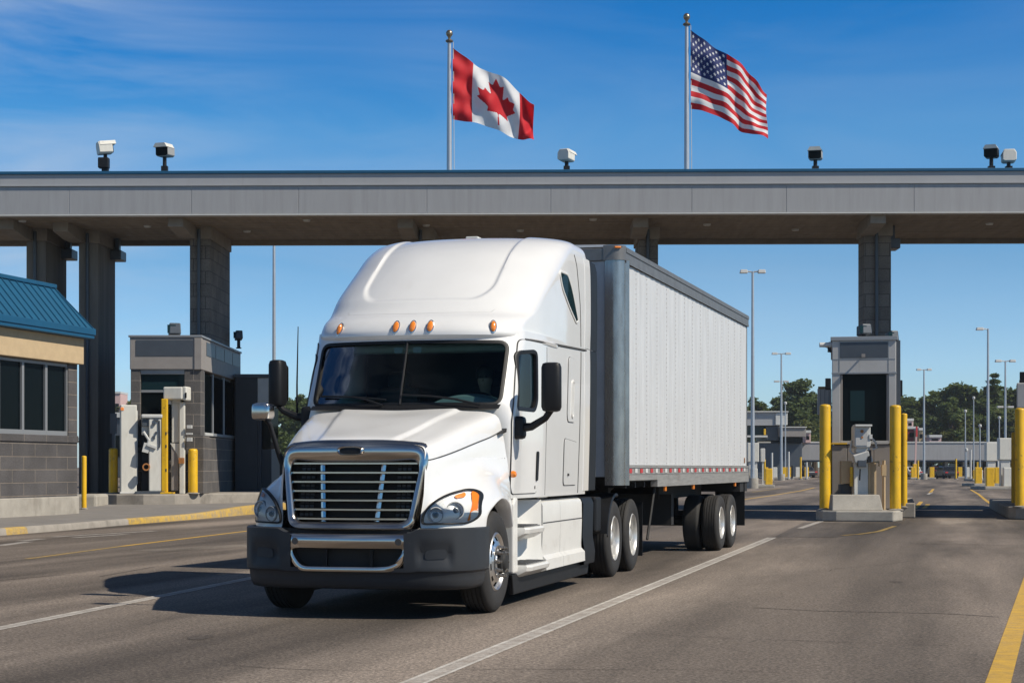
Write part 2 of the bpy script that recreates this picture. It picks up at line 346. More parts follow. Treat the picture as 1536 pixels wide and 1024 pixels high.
# ---------------------------------------------------------------- ground
LANE = R(14.2)                       # the lanes run away to the right by this much
def asphalt_nodes(m, base, light):
    nt = m.node_tree; N = nt.nodes; L = nt.links
    tc = N.new('ShaderNodeTexCoord'); mp = N.new('ShaderNodeMapping'); mp.vector_type = 'POINT'
    mp.inputs['Rotation'].default_value = (0, 0, LANE); L.new(tc.outputs['Object'], mp.inputs['Vector'])
    st = N.new('ShaderNodeMapping'); st.inputs['Scale'].default_value = (.55, .035, 1); L.new(mp.outputs['Vector'], st.inputs['Vector'])
    a = N.new('ShaderNodeTexNoise'); a.inputs['Scale'].default_value = 1; a.inputs['Detail'].default_value = 4; L.new(st.outputs['Vector'], a.inputs['Vector'])
    st2 = N.new('ShaderNodeMapping'); st2.inputs['Scale'].default_value = (.40, .07, 1); st2.inputs['Location'].default_value = (3, 8, 0); L.new(mp.outputs['Vector'], st2.inputs['Vector'])
    b = N.new('ShaderNodeTexNoise'); b.inputs['Scale'].default_value = 1.6; b.inputs['Detail'].default_value = 5; b.inputs['Roughness'].default_value = .6; L.new(st2.outputs['Vector'], b.inputs['Vector'])
    g = N.new('ShaderNodeTexNoise'); g.inputs['Scale'].default_value = 38; g.inputs['Detail'].default_value = 5; g.inputs['Roughness'].default_value = .75; L.new(tc.outputs['Object'], g.inputs['Vector'])
    def rng(src, a0, a1, t0, t1):
        r = N.new('ShaderNodeMapRange'); r.inputs['From Min'].default_value = a0; r.inputs['From Max'].default_value = a1
        r.inputs['To Min'].default_value = t0; r.inputs['To Max'].default_value = t1; L.new(src, r.inputs['Value']); return r.outputs['Result']
    def mul(x, y):
        k = N.new('ShaderNodeMath'); k.operation = 'MULTIPLY'; L.new(x, k.inputs[0]); L.new(y, k.inputs[1]); return k.outputs[0]
    v0 = mul(mul(rng(a.outputs['Fac'], .37, .58, .44, 1.1), rng(b.outputs['Fac'], .34, .62, .62, 1.14)), rng(g.outputs['Fac'], .36, .64, .42, 1.58))
    vo = N.new('ShaderNodeTexVoronoi'); vo.inputs['Scale'].default_value = 48; L.new(tc.outputs['Object'], vo.inputs['Vector'])
    sx = N.new('ShaderNodeSeparateColor'); L.new(vo.outputs['Color'], sx.inputs['Color']); v = mul(v0, rng(sx.outputs[0], 0, 1, .72, 1.28))
    # oil and rubber darkening down the middle of each lane
    su = N.new('ShaderNodeSeparateXYZ'); L.new(mp.outputs['Vector'], su.inputs['Vector'])
    m1 = N.new('ShaderNodeMath'); m1.operation = 'MULTIPLY_ADD'; m1.inputs[1].default_value = 2 * math.pi / 4.6; m1.inputs[2].default_value = 2 * math.pi * 1.3 / 4.6; L.new(su.outputs['X'], m1.inputs[0])
    m2 = N.new('ShaderNodeMath'); m2.operation = 'COSINE'; L.new(m1.outputs[0], m2.inputs[0])
    band = rng(m2.outputs[0], .15, 1.0, 0, 1)
    wob = mul(band, rng(b.outputs['Fac'], .36, .60, .25, 1.0))
    v = mul(v, rng(wob, 0, 1, 1.05, .60))
    k = N.new('ShaderNodeMix'); k.data_type = 'RGBA'; k.blend_type = 'MULTIPLY'; k.inputs['Factor'].default_value = 1; k.inputs['A'].default_value = (*base, 1)
    L.new(v, k.inputs['B'])
    bp = N.new('ShaderNodeBump'); bp.inputs['Strength'].default_value = .55; bp.inputs['Distance'].default_value = .012
    L.new(g.outputs['Fac'], bp.inputs['Height'])
    P = N['Principled BSDF']; L.new(bp.outputs['Normal'], P.inputs['Normal']); P.inputs['Roughness'].default_value = .85; P.inputs['Specular IOR Level'].default_value = .3
    return k.outputs['Result'], tc, N, L, P
def asphalt(name, base):
    m = bpy.data.materials.new(name); m.use_nodes = True
    o, tc, N, L, P = asphalt_nodes(m, base, None); L.new(o, P.inputs['Base Color']); return m
def worn(name, col, base, lo, hi):
    m = bpy.data.materials.new(name); m.use_nodes = True
    o, tc, N, L, P = asphalt_nodes(m, base, None)
    n = N.new('ShaderNodeTexNoise'); n.inputs['Scale'].default_value = 5; n.inputs['Detail'].default_value = 8; n.inputs['Roughness'].default_value = .75; L.new(tc.outputs['Object'], n.inputs['Vector'])
    r = N.new('ShaderNodeMapRange'); r.inputs['From Min'].default_value = .38; r.inputs['From Max'].default_value = .62; r.inputs['To Min'].default_value = lo; r.inputs['To Max'].default_value = hi; L.new(n.outputs['Fac'], r.inputs['Value'])
    x = N.new('ShaderNodeMix'); x.data_type = 'RGBA'; L.new(r.outputs['Result'], x.inputs['Factor']); L.new(o, x.inputs['A']); x.inputs['B'].default_value = (*col, 1)
    L.new(x.outputs['Result'], P.inputs['Base Color']); return m
ASP = (.190, .157, .129)
M['asphalt'] = asphalt('worn_asphalt', ASP)
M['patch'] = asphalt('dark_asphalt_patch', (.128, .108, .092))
M['stain'] = asphalt('oily_asphalt', (.150, .125, .104))
M['patch2'] = asphalt('tar_filled_crack', (.095, .080, .067))
M['lightpatch'] = asphalt('pale_asphalt_patch', (.235, .20, .165))
M['wline'] = worn('worn_white_paint', (.62, .59, .54), ASP, .40, .95)
M['wline2'] = worn('faded_white_paint', (.55, .52, .48), ASP, .2, .62)
M['yline'] = worn('worn_yellow_paint', (.60, .36, .05), ASP, .55, .95)
M['yline2'] = worn('faded_yellow_paint', (.50, .33, .07), ASP, .15, .75)

g = MB(); g.add([(-3000,-60,0),(3000,-60,0),(3000,4000,0),(-3000,4000,0)], [(0,1,2,3)])
struct(g.build('ground', M['asphalt'], smooth=0))

def strip(name, pts, wd, m, z=.004):
    pts = [Vector((p[0], p[1], 0)) for p in pts]; b = MB(); P = []
    wds = wd if isinstance(wd, (list, tuple)) else [wd] * len(pts)
    for i, p in enumerate(pts):
        t = (pts[min(i+1, len(pts)-1)] - pts[max(i-1, 0)]).normalized(); nrm = Vector((t.y, -t.x, 0))
        P.append([(p - nrm * wds[i] / 2) + Vector((0,0,z)), (p + nrm * wds[i] / 2) + Vector((0,0,z))])
    b.grid(P); return struct(b.build(name, m, smooth=0))
def ext(a, b, t): return a + (b - a) * t
a, b = at(0, 942), at(380, 866); 
def double_line(a, b, t0, t1, wd):
    e0, e1 = ext(a, b, t0), ext(a, b, t1); t = (e1 - e0).normalized(); n = Vector((t.y, -t.x, 0)) * wd * .38
    strip('white_lane_line', [e0, e1], wd * .60, M['wline2']); strip('white_line_edge', [e0 - n, e1 - n], wd * .20, M['wline']); strip('white_line_edge', [e0 + n, e1 + n], wd * .20, M['wline'])
double_line(a, b, -.7, 2.2, .16)
a, b = at(620, 1024), at(1158, 806); double_line(a, b, -.25, 1, .19)
a, b = at(1158, 806), at(1200, 792); strip('faded_lane_line', [b, ext(a, b, 2.2)], .16, M['wline2'], .004)
a, b = at(1497, 1024), at(1545, 868); strip('yellow_edge_line', [ext(a,b,-.3), b, ext(a,b,2.0)], .165, M['yline'])
a, b = at(182, 819), at(372, 796); strip('yellow_lane_line', [a, b, ext(a,b,1.6)], .13, M['yline'])
a, b = at(40, 838), at(182, 819); strip('faded_lane_line', [a, b], .12, M['yline2'])
for p, q in (((80,805),(232,796)), ((110,806),(190,801)), ((0,818),(44,812)), ((30,811),(64,808))):
    strip('faded_arrow_marking', [at(*p), at(*q)], .22, M['wline2'])
strip('pale_patch', [at(220,826), at(380,817)], .8, M['lightpatch'], .003)
strip('concrete_joint', [at(660,770), at(1100,764)], .35, M['lightpatch'], .003)
# curved yellow line and dark patch in front of the island
strip('faded_lane_line', [at(1262,803), at(1290,801), at(1318,797), at(1342,789)], .12, M['yline2'], .008)
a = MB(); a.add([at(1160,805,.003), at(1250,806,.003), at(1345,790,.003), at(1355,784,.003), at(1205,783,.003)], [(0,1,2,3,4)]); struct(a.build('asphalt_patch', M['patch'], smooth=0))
a = MB(); a.add([at(1408,786,.003), at(1448,784,.003), at(1450,782,.003), at(1412,781,.003)], [(0,1,2,3)]); struct(a.build('pale_patch', M['lightpatch'], smooth=0))
strip('road_joint', [at(1340,812), at(1450,811)], .10, M['lightpatch'], .003)
strip('road_crack', [at(1130,911), at(1230,916), at(1330,918), at(1420,920), at(1500,925)], .03, M['patch'], .003)
strip('road_crack', [at(1365,815), at(1440,816), at(1536,818)], .06, M['patch'], .003)
strip('road_crack', [at(0,870), at(90,862), at(150,864), at(230,850)], .05, M['patch'], .003)
for p in ([(1372,763),(1382,752)], [(1386,762),(1392,756)], [(1395,739),(1400,733)]): strip('yellow_dash', [at(*q) for q in p], .16, M['yline'])
strip('yellow_lane_line', [at(1500,764), at(1480,751), at(1468,741), at(1456,734)], .14, M['yline'])
strip('yellow_lane_line', [at(1100,751), at(1150,744), at(1200,736), at(1222,731)], .16, M['yline'])
strip('yellow_lane_line', [at(1128,738), at(1170,732)], .16, M['yline2'])
strip('white_dash', [at(1392,741), at(1398,738)], .16, M['wline'])

rc_ = random.Random(5)
for k in range(9):
    px0, py0 = rc_.uniform(40, 1450), rc_.uniform(800, 1000); p = at(px0, py0); an = rc_.choice([LANE, LANE, LANE + 1.5]) + rc_.uniform(-.15, .15); pts = [p]
    for j in range(rc_.randint(5, 10)):
        an += rc_.uniform(-.28, .28); p = p + Vector((math.sin(an), math.cos(an), 0)) * rc_.uniform(.25, .6); pts.append(p)
    strip('road_crack', pts, [rc_.uniform(.006, .014) for _ in pts], M['patch2'], .0035)
for px0, py0, r_ in ((1345,872,.10),(300,955,.11)):
    p = at(px0, py0); b = MB(); ring = [(p.x + r_*rc_.uniform(.7,1.15)*math.cos(a*.524), p.y + 2.2*r_*rc_.uniform(.7,1.15)*math.sin(a*.524), .0032) for a in range(12)]
    b.add(ring, [tuple(range(12))]); struct(b.build('oil_stain', M['stain'], smooth=0))
# left kerb and sidewalk
kp = [at(-260, 825), at(0, 803), at(100, 795), at(200, 786), at(300, 778), at(380, 771), at(470, 764), at(600, 755), at(700, 750)]
def zs(y): return .15 + .13 * sstep(47, 54, y)
KN = 60
kc = [cr(kp, i / KN) for i in range(KN + 1)]
side = []
for i, p in enumerate(kc):
    t = (kc[min(i+1, KN)] - kc[max(i-1, 0)]).normalized(); side.append(Vector((-t.y, t.x, 0)))
b = MB(); P = []
for p, n in zip(kc, side):
    z = zs(p.y)
    P.append([p + Vector((0,0,-.02)), p + n * .015 + Vector((0,0,z - .035)), p + n * .05 + Vector((0,0,z)), p + n * .17 + Vector((0,0,z + .003)), p + n * .18 + Vector((0,0,z - .05))])
# yellow paint on part of the kerb: two materials on the same kerb
def ykerb(i):
    x = CX + F * kc[i].x / kc[i].y
    return x > 186 or x < -120 or 0 < x < 36
b2 = MB(); b3 = MB()
i = 0
for i in range(KN):
    (b2 if ykerb(i) else b3).grid([P[i], P[i+1]])
M['ykerb'] = worn('worn_yellow_kerb_paint', (.52, .33, .05), (.33,.30,.26), .25, .95)
struct(b2.build('yellow_kerb', M['ykerb'], smooth=50)); struct(b3.build('kerb', M['kerb'], smooth=50))
b = MB(); P = []
for p, n in zip(kc, side):
    q = p + n * .172
    row = [q + Vector((0,0,zs(q.y)))]
    for k in range(1, 13):
        r_ = lerp(q, Vector((-60, p.y + 8, 0)), (k / 12) ** 1.5); row.append(Vector((r_.x, r_.y, zs(r_.y))))
    P.append(row)
b.grid(P); struct(b.build('sidewalk', M['walk'], smooth=60))
# ---------------------------------------------------------------- canopy over the lanes
YF, YB, ZB, ZT = 55.0, 61.6, 9.48, 10.86
CYAW = R(-1.2)
can = thing('canopy', 'long grey metal canopy with a blue top edge spanning all lanes on block piers', 'canopy', (0, YF, 0), CYAW)
XL, XR = -24.0, 26.0; D = YB - YF
b = MB(); b.box(XL, XR, .05, D - .05, ZB + .03, ZT - .12); b.build('roof_slab', M['beam'], can, smooth=0)
b = MB(); b.box(XL - .05, XR + .05, -.09, D + .06, ZT - .10, ZT); b.build('blue_cap', M['bluetrim'], can, smooth=0, bevel=.015)
b = MB(); b.box(XL, XR, -.03, .05, ZT - .44, ZT - .10); b.box(XL, XR, -.07, .05, ZT - .475, ZT - .44); b.build('upper_band', M['fascia2'], can, smooth=0)
jo = [XL] + [(px - CX) / F * YF for px in (-260, -90, 100, 285, 447, 640, 826, 1037, 1178, 1368, 1560, 1740)] + [XR]
for i in range(len(jo) - 1):
    b = MB(); b.box(jo[i] + .007, jo[i+1] - .007, -.015, .05, ZB + .02, ZT - .49); b.build('fascia_panel', M['fascia'], can, smooth=0, bevel=.008)
b = MB(); b.box(XL, XR, .002, .05, ZB + .02, ZT - .48); b.build('joint_backing', M['ltgrey'], can, smooth=0)
b = MB(); b.box(XL, XR, -.045, .3, ZB - .03, ZB + .012); b.build('drip_edge', M['ltgrey'], can, smooth=0)
b = MB(); b.box(XL, XR, .3, D - .3, ZB - .005, ZB + .028)
for k in range(9): b.box(XL, XR, .55 + k * .66, .565 + k * .66, ZB - .012, ZB - .006)
b.build('soffit', M['soffit'], can, smooth=0)
b = MB(); b.box(XL, XR, D - .28, D - .02, ZB - .16, ZB + .02); b.build('rear_beam', M['beam'], can, smooth=0)
for k in range(12):
    b = MB(); x = -16 + k * 3.1 + (.7 if k % 3 else 0); b.lathe([(.0,-.05),(.11,-.05),(.13,0)], (x, 1.2 + 1.3 * (k % 3), ZB - .004), n=16); b.build('recessed_light', M['ltgrey'], can)
def pier(x0, x1, y0, y1, m, brk=True, zt=ZB, unit=False):
    b = MB(); b.box(x0, x1, y0, y1, 0, zt - .42)
    c = b.build('pier', m, can, smooth=0, bevel=.025)
    b = MB(); b.box(x0 - .05, x1 + .05, y0 - .05, y1 + .05, zt - .42, zt + .02); b.build('pier_cap', M['beam'], c, smooth=0, bevel=.02)
    if brk:
        xm = (x0 + x1) / 2
        b = MB(); b.prism([(y0 - 2.1, zt + .02), (y0 - .05, zt + .02), (y0 - .05, zt - .42), (y0 - .9, zt - .42), (y0 - 2.1, zt - .30)], xm - .62, xm - .12, 'yz')
        b.build('bracket', M['beam'], c, smooth=0, bevel=.02)
        if unit:
            b = MB(); b.cbox((x1 + .16, y1 - .3, zt - .62), (.42, .8, .34)); b.cbox((x1 + .16, y1 - .3, zt - .25), (.16, .3, .5)); b.build('hanging_unit', M['slate'], c, smooth=0, bevel=.03)
    b = MB(); b.tube([(lerp(x0, x1, .46), y0 - .06, .3), (lerp(x0, x1, .46), y0 - .06, zt - .1)], .06, 10); b.build('conduit', M['slate'], c)
    return c
PY = 3.1
def px2x(px, y): return (px - CX) / F * (YF + y)
pier(px2x(32, PY), px2x(62, PY), PY, PY + 2.5, M['pierp'], unit=True)
pier(px2x(111, PY + .6), px2x(141, PY + .6), PY + .6, PY + 2.9, M['pierp'], unit=True)
pier(px2x(280, 2.7), px2x(311, 2.7), 2.7, 6.3, M['pier'])
pier(px2x(612, PY), px2x(646, PY), PY, PY + 2.5, M['pier'])
pier(px2x(955, PY), px2x(984, PY), PY, PY + 2.5, M['pier'])
pier(px2x(1291, 2.4), px2x(1332, 2.4), 2.4, 3.4, M['pier'], unit=True)
pier(px2x(1640, 2.4), px2x(1690, 2.4), 2.4, 5.6, M['pier'], unit=True)

# ---------------------------------------------------------------- cameras and flags on top of the canopy
def cctv(px, py, label, look, pitch, body, wid=.62, extra=False, y=.8, s=1.0):
    # base on the canopy top; housing centre at the photo pixel
    p = atY(px, py, YF + y); zt = ZT + (0 if True else 0)
    t = thing('security_camera', label, 'security camera', (p.x, YF + y, zt - .002 + .0), 0, 'cameras on top of the canopy')
    h = p.z - zt
    b = MB(); b.lathe([(.0,0),(.15,0),(.15,.04),(.07,.06),(.06,h - .16),(.0,h - .16)], n=14); b.cbox((0,0,.16), (.2,.18,.2)); b.build('stand', M['black'], t)
    if extra:
        b = MB(); b.cbox((-.04,-.03,h*.42), (.34,.26,.34)); b.build('control_box', M['black'], t, smooth=0, bevel=.03)
    b = MB(); b.tube([(-.13,0,h-.17),(.13,0,h-.17)], .035, 8); b.tube([(-.13,0,h-.17),(-.14,0,h)], .025, 8); b.tube([(.13,0,h-.17),(.14,0,h)], .025, 8); b.build('yoke', M['ltgrey'], t)
    hd = bpy.data.objects  # housing turned towards its view
    L_ = .50; wv, hv = .46*s, .40*s
    prof = [(-wv/2, -hv*.38), (-wv*.36, -hv/2), (wv*.36, -hv/2), (wv/2, -hv*.38), (wv/2, hv*.2), (wv*.34, hv/2), (-wv*.34, hv/2), (-wv/2, hv*.2)]
    b = MB(); b.prism(prof, -L_/2 + .06, L_/2, 'xz'); o = b.build('housing', body, t, smooth=30, bevel=.02, loc=(0,0,h)); o.rotation_euler = (R(pitch), 0, R(look))
    pr2 = [(x*1.06, z*1.06) for x, z in prof]
    b = MB(); b.prism([pr2[i] for i in (4,5,6,7)] , -L_/2 - .06, L_/2 - .05, 'xz'); o2 = b.build('sunshield', M['cream'], o, smooth=30)
    b = MB(); b.prism([(x*.9, z*.9) for x, z in prof], -L_/2 + .04, -L_/2 + .065, 'xz'); b.build('front_window', M['dglass'], o, smooth=0)
    return t
M['camgrey'] = mat('camera_grey', (.30,.30,.29), .5)
cctv(158, 222, 'pale camera above a black box, at the left end of the canopy top', 115, -8, M['cream'], extra=True)
cctv(247, 226, 'small dark-fronted camera facing the road, between the box-mounted camera and the red-white flag', -18, 2, M['camgrey'])
cctv(850, 234, 'pale camera on the canopy top between the two flagpoles', 150, 5, M['cream'], s=.9)
cctv(1223, 231, 'dark-fronted camera standing alone just right of the star-striped flag', -14, 2, M['camgrey'], s=.95)
cctv(1487, 228, 'dark square camera beside a white rounded one at the right end of the canopy top', -22, 2, M['black'], s=.95)
cctv(1513, 235, 'white rounded camera next to a dark one at the right end of the canopy top', 172, 4, M['cream'], s=.95)

def flagpole(px, pytop, label):
    y = 1.6; p = atY(px, pytop, YF + y)
    t = thing('flagpole', label, 'flagpole', (p.x, YF + y, ZT), 0, 'flagpoles on the canopy'); h = p.z - ZT
    b = MB(); b.tube([(0,0,0),(0,0,h*.4),(0,0,h-.42)], [.088,.08,.058], 16); b.lathe([(.0,0),(.2,0),(.2,.03),(.12,.08),(.088,.12)], n=20); b.build('pole', M['galv'], t)
    b = MB(); b.lathe([(.0,h),(.06,h-.02),(.1,h-.07),(.115,h-.12),(.1,h-.18),(.05,h-.24),(.04,h-.3),(.11,h-.34),(.13,h-.37),(.11,h-.40),(.03,h-.44),(.0,h-.45)], n=18); b.build('finial', M['gold'], t)
    b = MB(); b.tube([(.13,-.02,h-.4),(.16,-.02,.3)], .011, 6); b.build('halyard', M['ltgrey'], t)
    return p.x, YF + y
M['flagred'] = None
def cloth(name, col, var=.12):
    m = mat(name, col, .75, var=var, vscale=2.5); N = m.node_tree.nodes; L = m.node_tree.links; P = N['Principled BSDF']; out = N['Material Output']
    tr = N.new('ShaderNodeBsdfTranslucent'); tr.inputs['Color'].default_value = (*col, 1)
    mx = N.new('ShaderNodeMixShader'); mx.inputs[0].default_value = .3; L.new(P.outputs[0], mx.inputs[1]); L.new(tr.outputs[0], mx.inputs[2]); L.new(mx.outputs[0], out.inputs['Surface']); return m
M['flagred'] = cloth('red_flag_cloth', (.62,.012,.022)); M['flagwhite'] = cloth('white_flag_cloth', (.80,.80,.80)); M['flagblue'] = cloth('blue_flag_cloth', (.012,.028,.14))
def flag(name, label, Y, top, bot, us, fold, colour, nu=260, nv=140, seed=0):
    """top / bot: photo pixels along the upper and lower hem at the fractions us of the cloth's length"""
    tops = [Vector((x, y, 0)) for x, y in top]; bots = [Vector((x, y, 0)) for x, y in bot]
    org = atY(top[0][0], top[0][1], Y); b = MB(); P = []
    for i in range(nu + 1):
        u = i / nu
        tx, ty = crx(us, [p.x for p in tops], u), crx(us, [p.y for p in tops], u)
        bx, by = crx(us, [p.x for p in bots], u), crx(us, [p.y for p in bots], u)
        row = []
        for j in range(nv + 1):
            v = j / nv
            x, y = lerp(tx, bx, v), lerp(ty, by, v)
            amp = sstep(0, .35, u)
            d = amp * (.26 * math.sin(7.5 * u + 2.6 * v + seed) + .10 * math.sin(17 * u - 6 * v + 1.3 + seed) + .05 * math.sin(29 * u + 9 * v)) + .45 * u
            d += .05 * (1 - u) ** 4 * math.sin(20 * v) + fold(u, v)
            p = atY(x, y, Y); k = (Y + d) / Y     # the wave also moves the cloth a little sideways
            row.append((p.x - org.x + .05 * amp * math.sin(7.5*u + 2.6*v + seed + 1.2), d, p.z - org.z + .03 * amp * math.sin(12*u + 3*v)))
        P.append(row)
    b.grid(P)
    k = 0
    for i in range(nu):
        for j in range(nv):
            b.m[k] = colour((i + .5) / nu, (j + .5) / nv); k += 1
    o = b.build(name, [M['flagred'], M['flagwhite'], M['flagblue']], smooth=180, loc=org, fix=False)
    return tag(o, label, 'flag')
rp = [(4890,4430),(4845,3567)]
path = [(4890,4430),(4845,3567),(4868,3496),(4956,3469),(5815,3620),(5699,3300),(5719,3227),(6660,2465),(6448,2366),(6414,2287),(6600,1715),(6058,1830),(5985,1792),(5880,1545),(5457,1999),(5375,2010),(5346,1942),(5550,890),(5223,1079),(5132,1052),(4800,400)]
leaf = path + [(9600 - x, y) for x, y in path[::-1][1:]]
def inpoly(x, y, poly):
    c = False; n = len(poly); j = n - 1
    for i in range(n):
        xi, yi = poly[i]; xj, yj = poly[j]
        if (yi > y) != (yj > y) and x < (xj - xi) * (y - yi) / (yj - yi) + xi: c = not c
        j = i
    return c
def canada(u, v):
    if u < .25 or u > .75: return 0
    return 0 if inpoly(u * 9600, v * 4800, leaf) else 1
def states(u, v):
    if u < .40 and v < 7 / 13:
        cu, cv = u / .40, v / (7 / 13)
        for r in range(9):
            for c in range(6 if r % 2 == 0 else 5):
                sx = (1 + 2 * c + (r % 2)) / 12; sy = (1 + r) / 10
                dx, dy = (cu - sx) * .76, (cv - sy) * .5385; dd = math.hypot(dx, dy); an = math.atan2(dx, -dy)
                rr = .030 / 1.18; k = math.cos(math.pi * 5 * 0 + 0)
                a5 = (an % (2 * math.pi / 5)); a5 = min(a5, 2 * math.pi / 5 - a5)
                # radius of a five-pointed star at this angle
                ri = rr * .42; q = R(36)
                edge = rr * ri * math.sin(q) / (rr * math.sin(a5) + ri * math.sin(q - a5))
                if dd < edge * 1.15: return 1
        return 2
    return 0 if int(v * 13) % 2 == 0 else 1
x, y = flagpole(674, 45, 'shorter silver flagpole flying the red and white leaf flag')
flag('national_flag', 'red and white flag with a red maple leaf on the canopy flagpole', y - .04,
     [(679,72),(696,84),(711,93),(746,110),(778,137),(790,147),(800,153)], [(679,179),(696,181.5),(711,184.5),(746,195),(777,202.5),(791,207),(803,210)], [0,.14,.26,.5,.75,.87,1.0],
     lambda u, v: .25 * sstep(.8, 1, u) * math.sin(5 * v - 1), canada)
x, y = flagpole(1030, 20, 'taller silver flagpole flying the starred and striped flag')
flag('national_flag', 'red and white striped flag with a blue starred corner on the taller flagpole', y - .04,
     [(1036,45.5),(1054,57),(1074,69.5),(1091,81),(1122,104),(1140,118),(1157,134)], [(1036,163),(1054,166),(1074,172.5),(1090,179),(1121,194),(1136,202),(1152,209)], [0,.14,.28,.40,.68,.84,1.0],
     lambda u, v: .3 * sstep(.75, 1, u) * math.sin(4 * v + .5), states, nu=320, nv=169, seed=1.4)

# ---------------------------------------------------------------- office building at the left
BY = math.atan2(672, F)
bo = Vector((-12.1, 48.3, 0))
ob = thing('office_building', 'office with blue metal roof, beige fascia and dark split-block walls at the left', 'building', bo, -BY)
# local: +x to the right of the wall (towards the road), -y towards the camera along the wall
LB = 16.0
b = MB(); b.box(-6, .05, -LB, 0.0, .10, .64); b.build('concrete_base', M['concrete'], ob, smooth=0, bevel=.02)
b = MB(); b.box(-6, 0, -LB, -.03, .64, 2.12); b.build('block_wall', M['brick'], ob, smooth=0)
b = MB(); b.box(-6, .035, -LB, -.02, 2.12, 2.31); b.build('wall_sill_course', M['brick'], ob, smooth=0, bevel=.01)
b = MB(); b.box(-6, 0, -.52, -.03, 2.31, 4.30); b.build('corner_pier', M['brick'], ob, smooth=0)
b = MB(); b.box(-5.9, -.25, -LB, -.54, 2.31, 4.30); b.build('dark_core', M['interior'], ob, smooth=0)
wy = [-.52, -1.66, -2.86, -4.05, -5.25, -6.45, -7.65, -8.85]
for i in range(len(wy) - 1):
    y1, y0 = wy[i], wy[i+1]; f = .055
    b = MB()
    b.box(-.16, -.03, y0 + .002, y0 + f, 2.31, 4.28); b.box(-.16, -.03, y1 - f, y1 - .002, 2.31, 4.28)
    b.box(-.16, -.03, y0 + f, y1 - f, 2.31, 2.43); b.box(-.16, -.03, y0 + f, y1 - f, 4.2, 4.28)
    fo = b.build('window', M['winframe'], ob, smooth=0)
    b = MB(); b.box(-.11, -.09, y0 + f, y1 - f, 2.43, 4.2); b.build('pane', M['dglass'], fo, smooth=0)
b = MB(); b.box(-6, .16, -LB, .06, 4.30, 5.02); b.build('beige_fascia', M['stucco'], ob, smooth=0, bevel=.02)
b = MB(); b.box(-6.2, .40, -LB, .22, 5.02, 5.12); b.box(-6.2, .43, -LB, .25, 5.12, 5.30)
rf = b.build('eaves_trim', M['bluetrim'], ob, smooth=0, bevel=.012)
b = MB(); zr0, zr1, xr0, xr1 = 5.30, 6.42, .40, -.55
b.add([(xr0,-LB,zr0),(xr0,.22,zr0),(xr1,-.35,zr1),(xr1,-LB,zr1),(-6.2,.22,zr0),(-5.3,-.35,zr1),(-5.3,-LB,zr1),(-6.2,-LB,zr0)], [(0,1,2,3),(1,4,5,2),(2,5,6,3),(4,7,6,5)])
for k in range(44):                      # standing seams down the slope
    y = .1 - k * .36
    t0 = Vector((xr0, y, zr0)); t1 = Vector((xr1, min(y, -.35) if k else -.3, zr1)); n = Vector((.76, 0, .65)) * .03; e = Vector((0, .012, 0))
    t1.y = y if y < -.35 else -.36
    b.add([t0-e, t0+e, t1+e, t1-e, t0-e+n, t0+e+n, t1+e+n, t1-e+n], [(4,5,6,7),(0,1,5,4),(2,3,7,6),(1,2,6,5),(3,0,4,7)])
ro = b.build('roof', M['blueroof'], ob, smooth=0)
b = MB(); b.box(-5.4, xr1 + .07, -LB, -.28, zr1 - .02, zr1 + .09); b.build('roof_cap', M['bluetrim'], ro, smooth=0, bevel=.015)

# ---------------------------------------------------------------- left island with its booth
ZI = .60; zi0 = .05
isl = [at(146,0,0)]  if False else None
pts = []
Yi = 54.0
def wx(px, Y): return (px - CX) / F * Y
outline = [(wx(380, 57), 57.0), (wx(300, 55.2), 55.2), (wx(262, 54.3), 54.3), (wx(215, 54.0), 54.0), (wx(175, 54.1), 54.1), (wx(153, 54.5), 54.5), (wx(146, 55.1), 55.1), (wx(147, 56), 56.0), (-13.4, 68), (-4.5, 68), (wx(560, 60.5), 60.5)]
b = MB(); b.prism(outline, zi0, ZI); struct(b.build('island_kerb', M['kerb'], smooth=0, bevel=.04))
for px in (262, 300, 316):               # joints between the kerb stones
    pass
b = MB(); b.box(wx(112, 52.5), wx(146, 52.5), 52.4, 54, .1, .62); tag(b.build('concrete_block', M['concrete'], smooth=0, bevel=.08), 'low rounded concrete block between the office corner and the left island', 'block')

bt = thing('inspection_booth', 'dark block booth with grey top panels on the left island', 'booth', (wx(196, 55.2), 55.2, ZI))
W, DP, H = wx(301, 55.2) - wx(196, 55.2), 8.0, 4.97
def lb(name, m, *args, par=bt, bev=.012):
    b = MB(); b.box(*args); return b.build(name, m, par, smooth=0, bevel=bev)
lb('left_pier', M['pier2'], .0, .30, 0, 1.2, 0, 3.95); lb('right_pier', M['pier2'], W - .52, W, 0, .7, 0, 3.95)
lb('lower_wall', M['pier2'], .30, W - .52, .06, .4, 0, 1.05); lb('side_wall', M['pier2'], W - .42, W - .02, .7, DP, 0, 1.86)
lb('corner_cladding', M['pier2'], W - .46, W + .10, -.05, 1.05, 0, 1.86)
lb('rear_block', M['darkclad'], .05, W - .5, 1.3, DP, 0, 3.94)
lb('window_head', M['winframe'], .30, W - .52, .04, .3, 3.80, 3.95)
f = lb('front_window', M['winframe'], .30, W - .52, .10, .2, 3.22, 3.30)
lb('pane', M['dglass2'], .31, W - .53, .14, .16, 3.30, 3.80, par=f, bev=0); lb('pane', M['dglass'], .31, W - .53, .14, .16, 1.05, 3.22, par=f, bev=0)
for i, (y0, y1) in enumerate(((.75, 2.4), (2.45, 4.6), (4.65, 7.0))):
    f = lb('side_window', M['winframe'], W - .12, W - .02, y0, y0 + .09, 1.86, 3.93)
    lb('pane', M['dglass'], W - .09, W - .06, y0 + .09, y1, 1.95, 3.85, par=f, bev=0)
lb('side_window_sill', M['ltgrey'], W - .14, W + .03, .75, 2.2, 1.862, 1.96); lb('side_window_sill', M['winframe'], W - .14, W + .03, 2.2, 7, 1.862, 1.96)
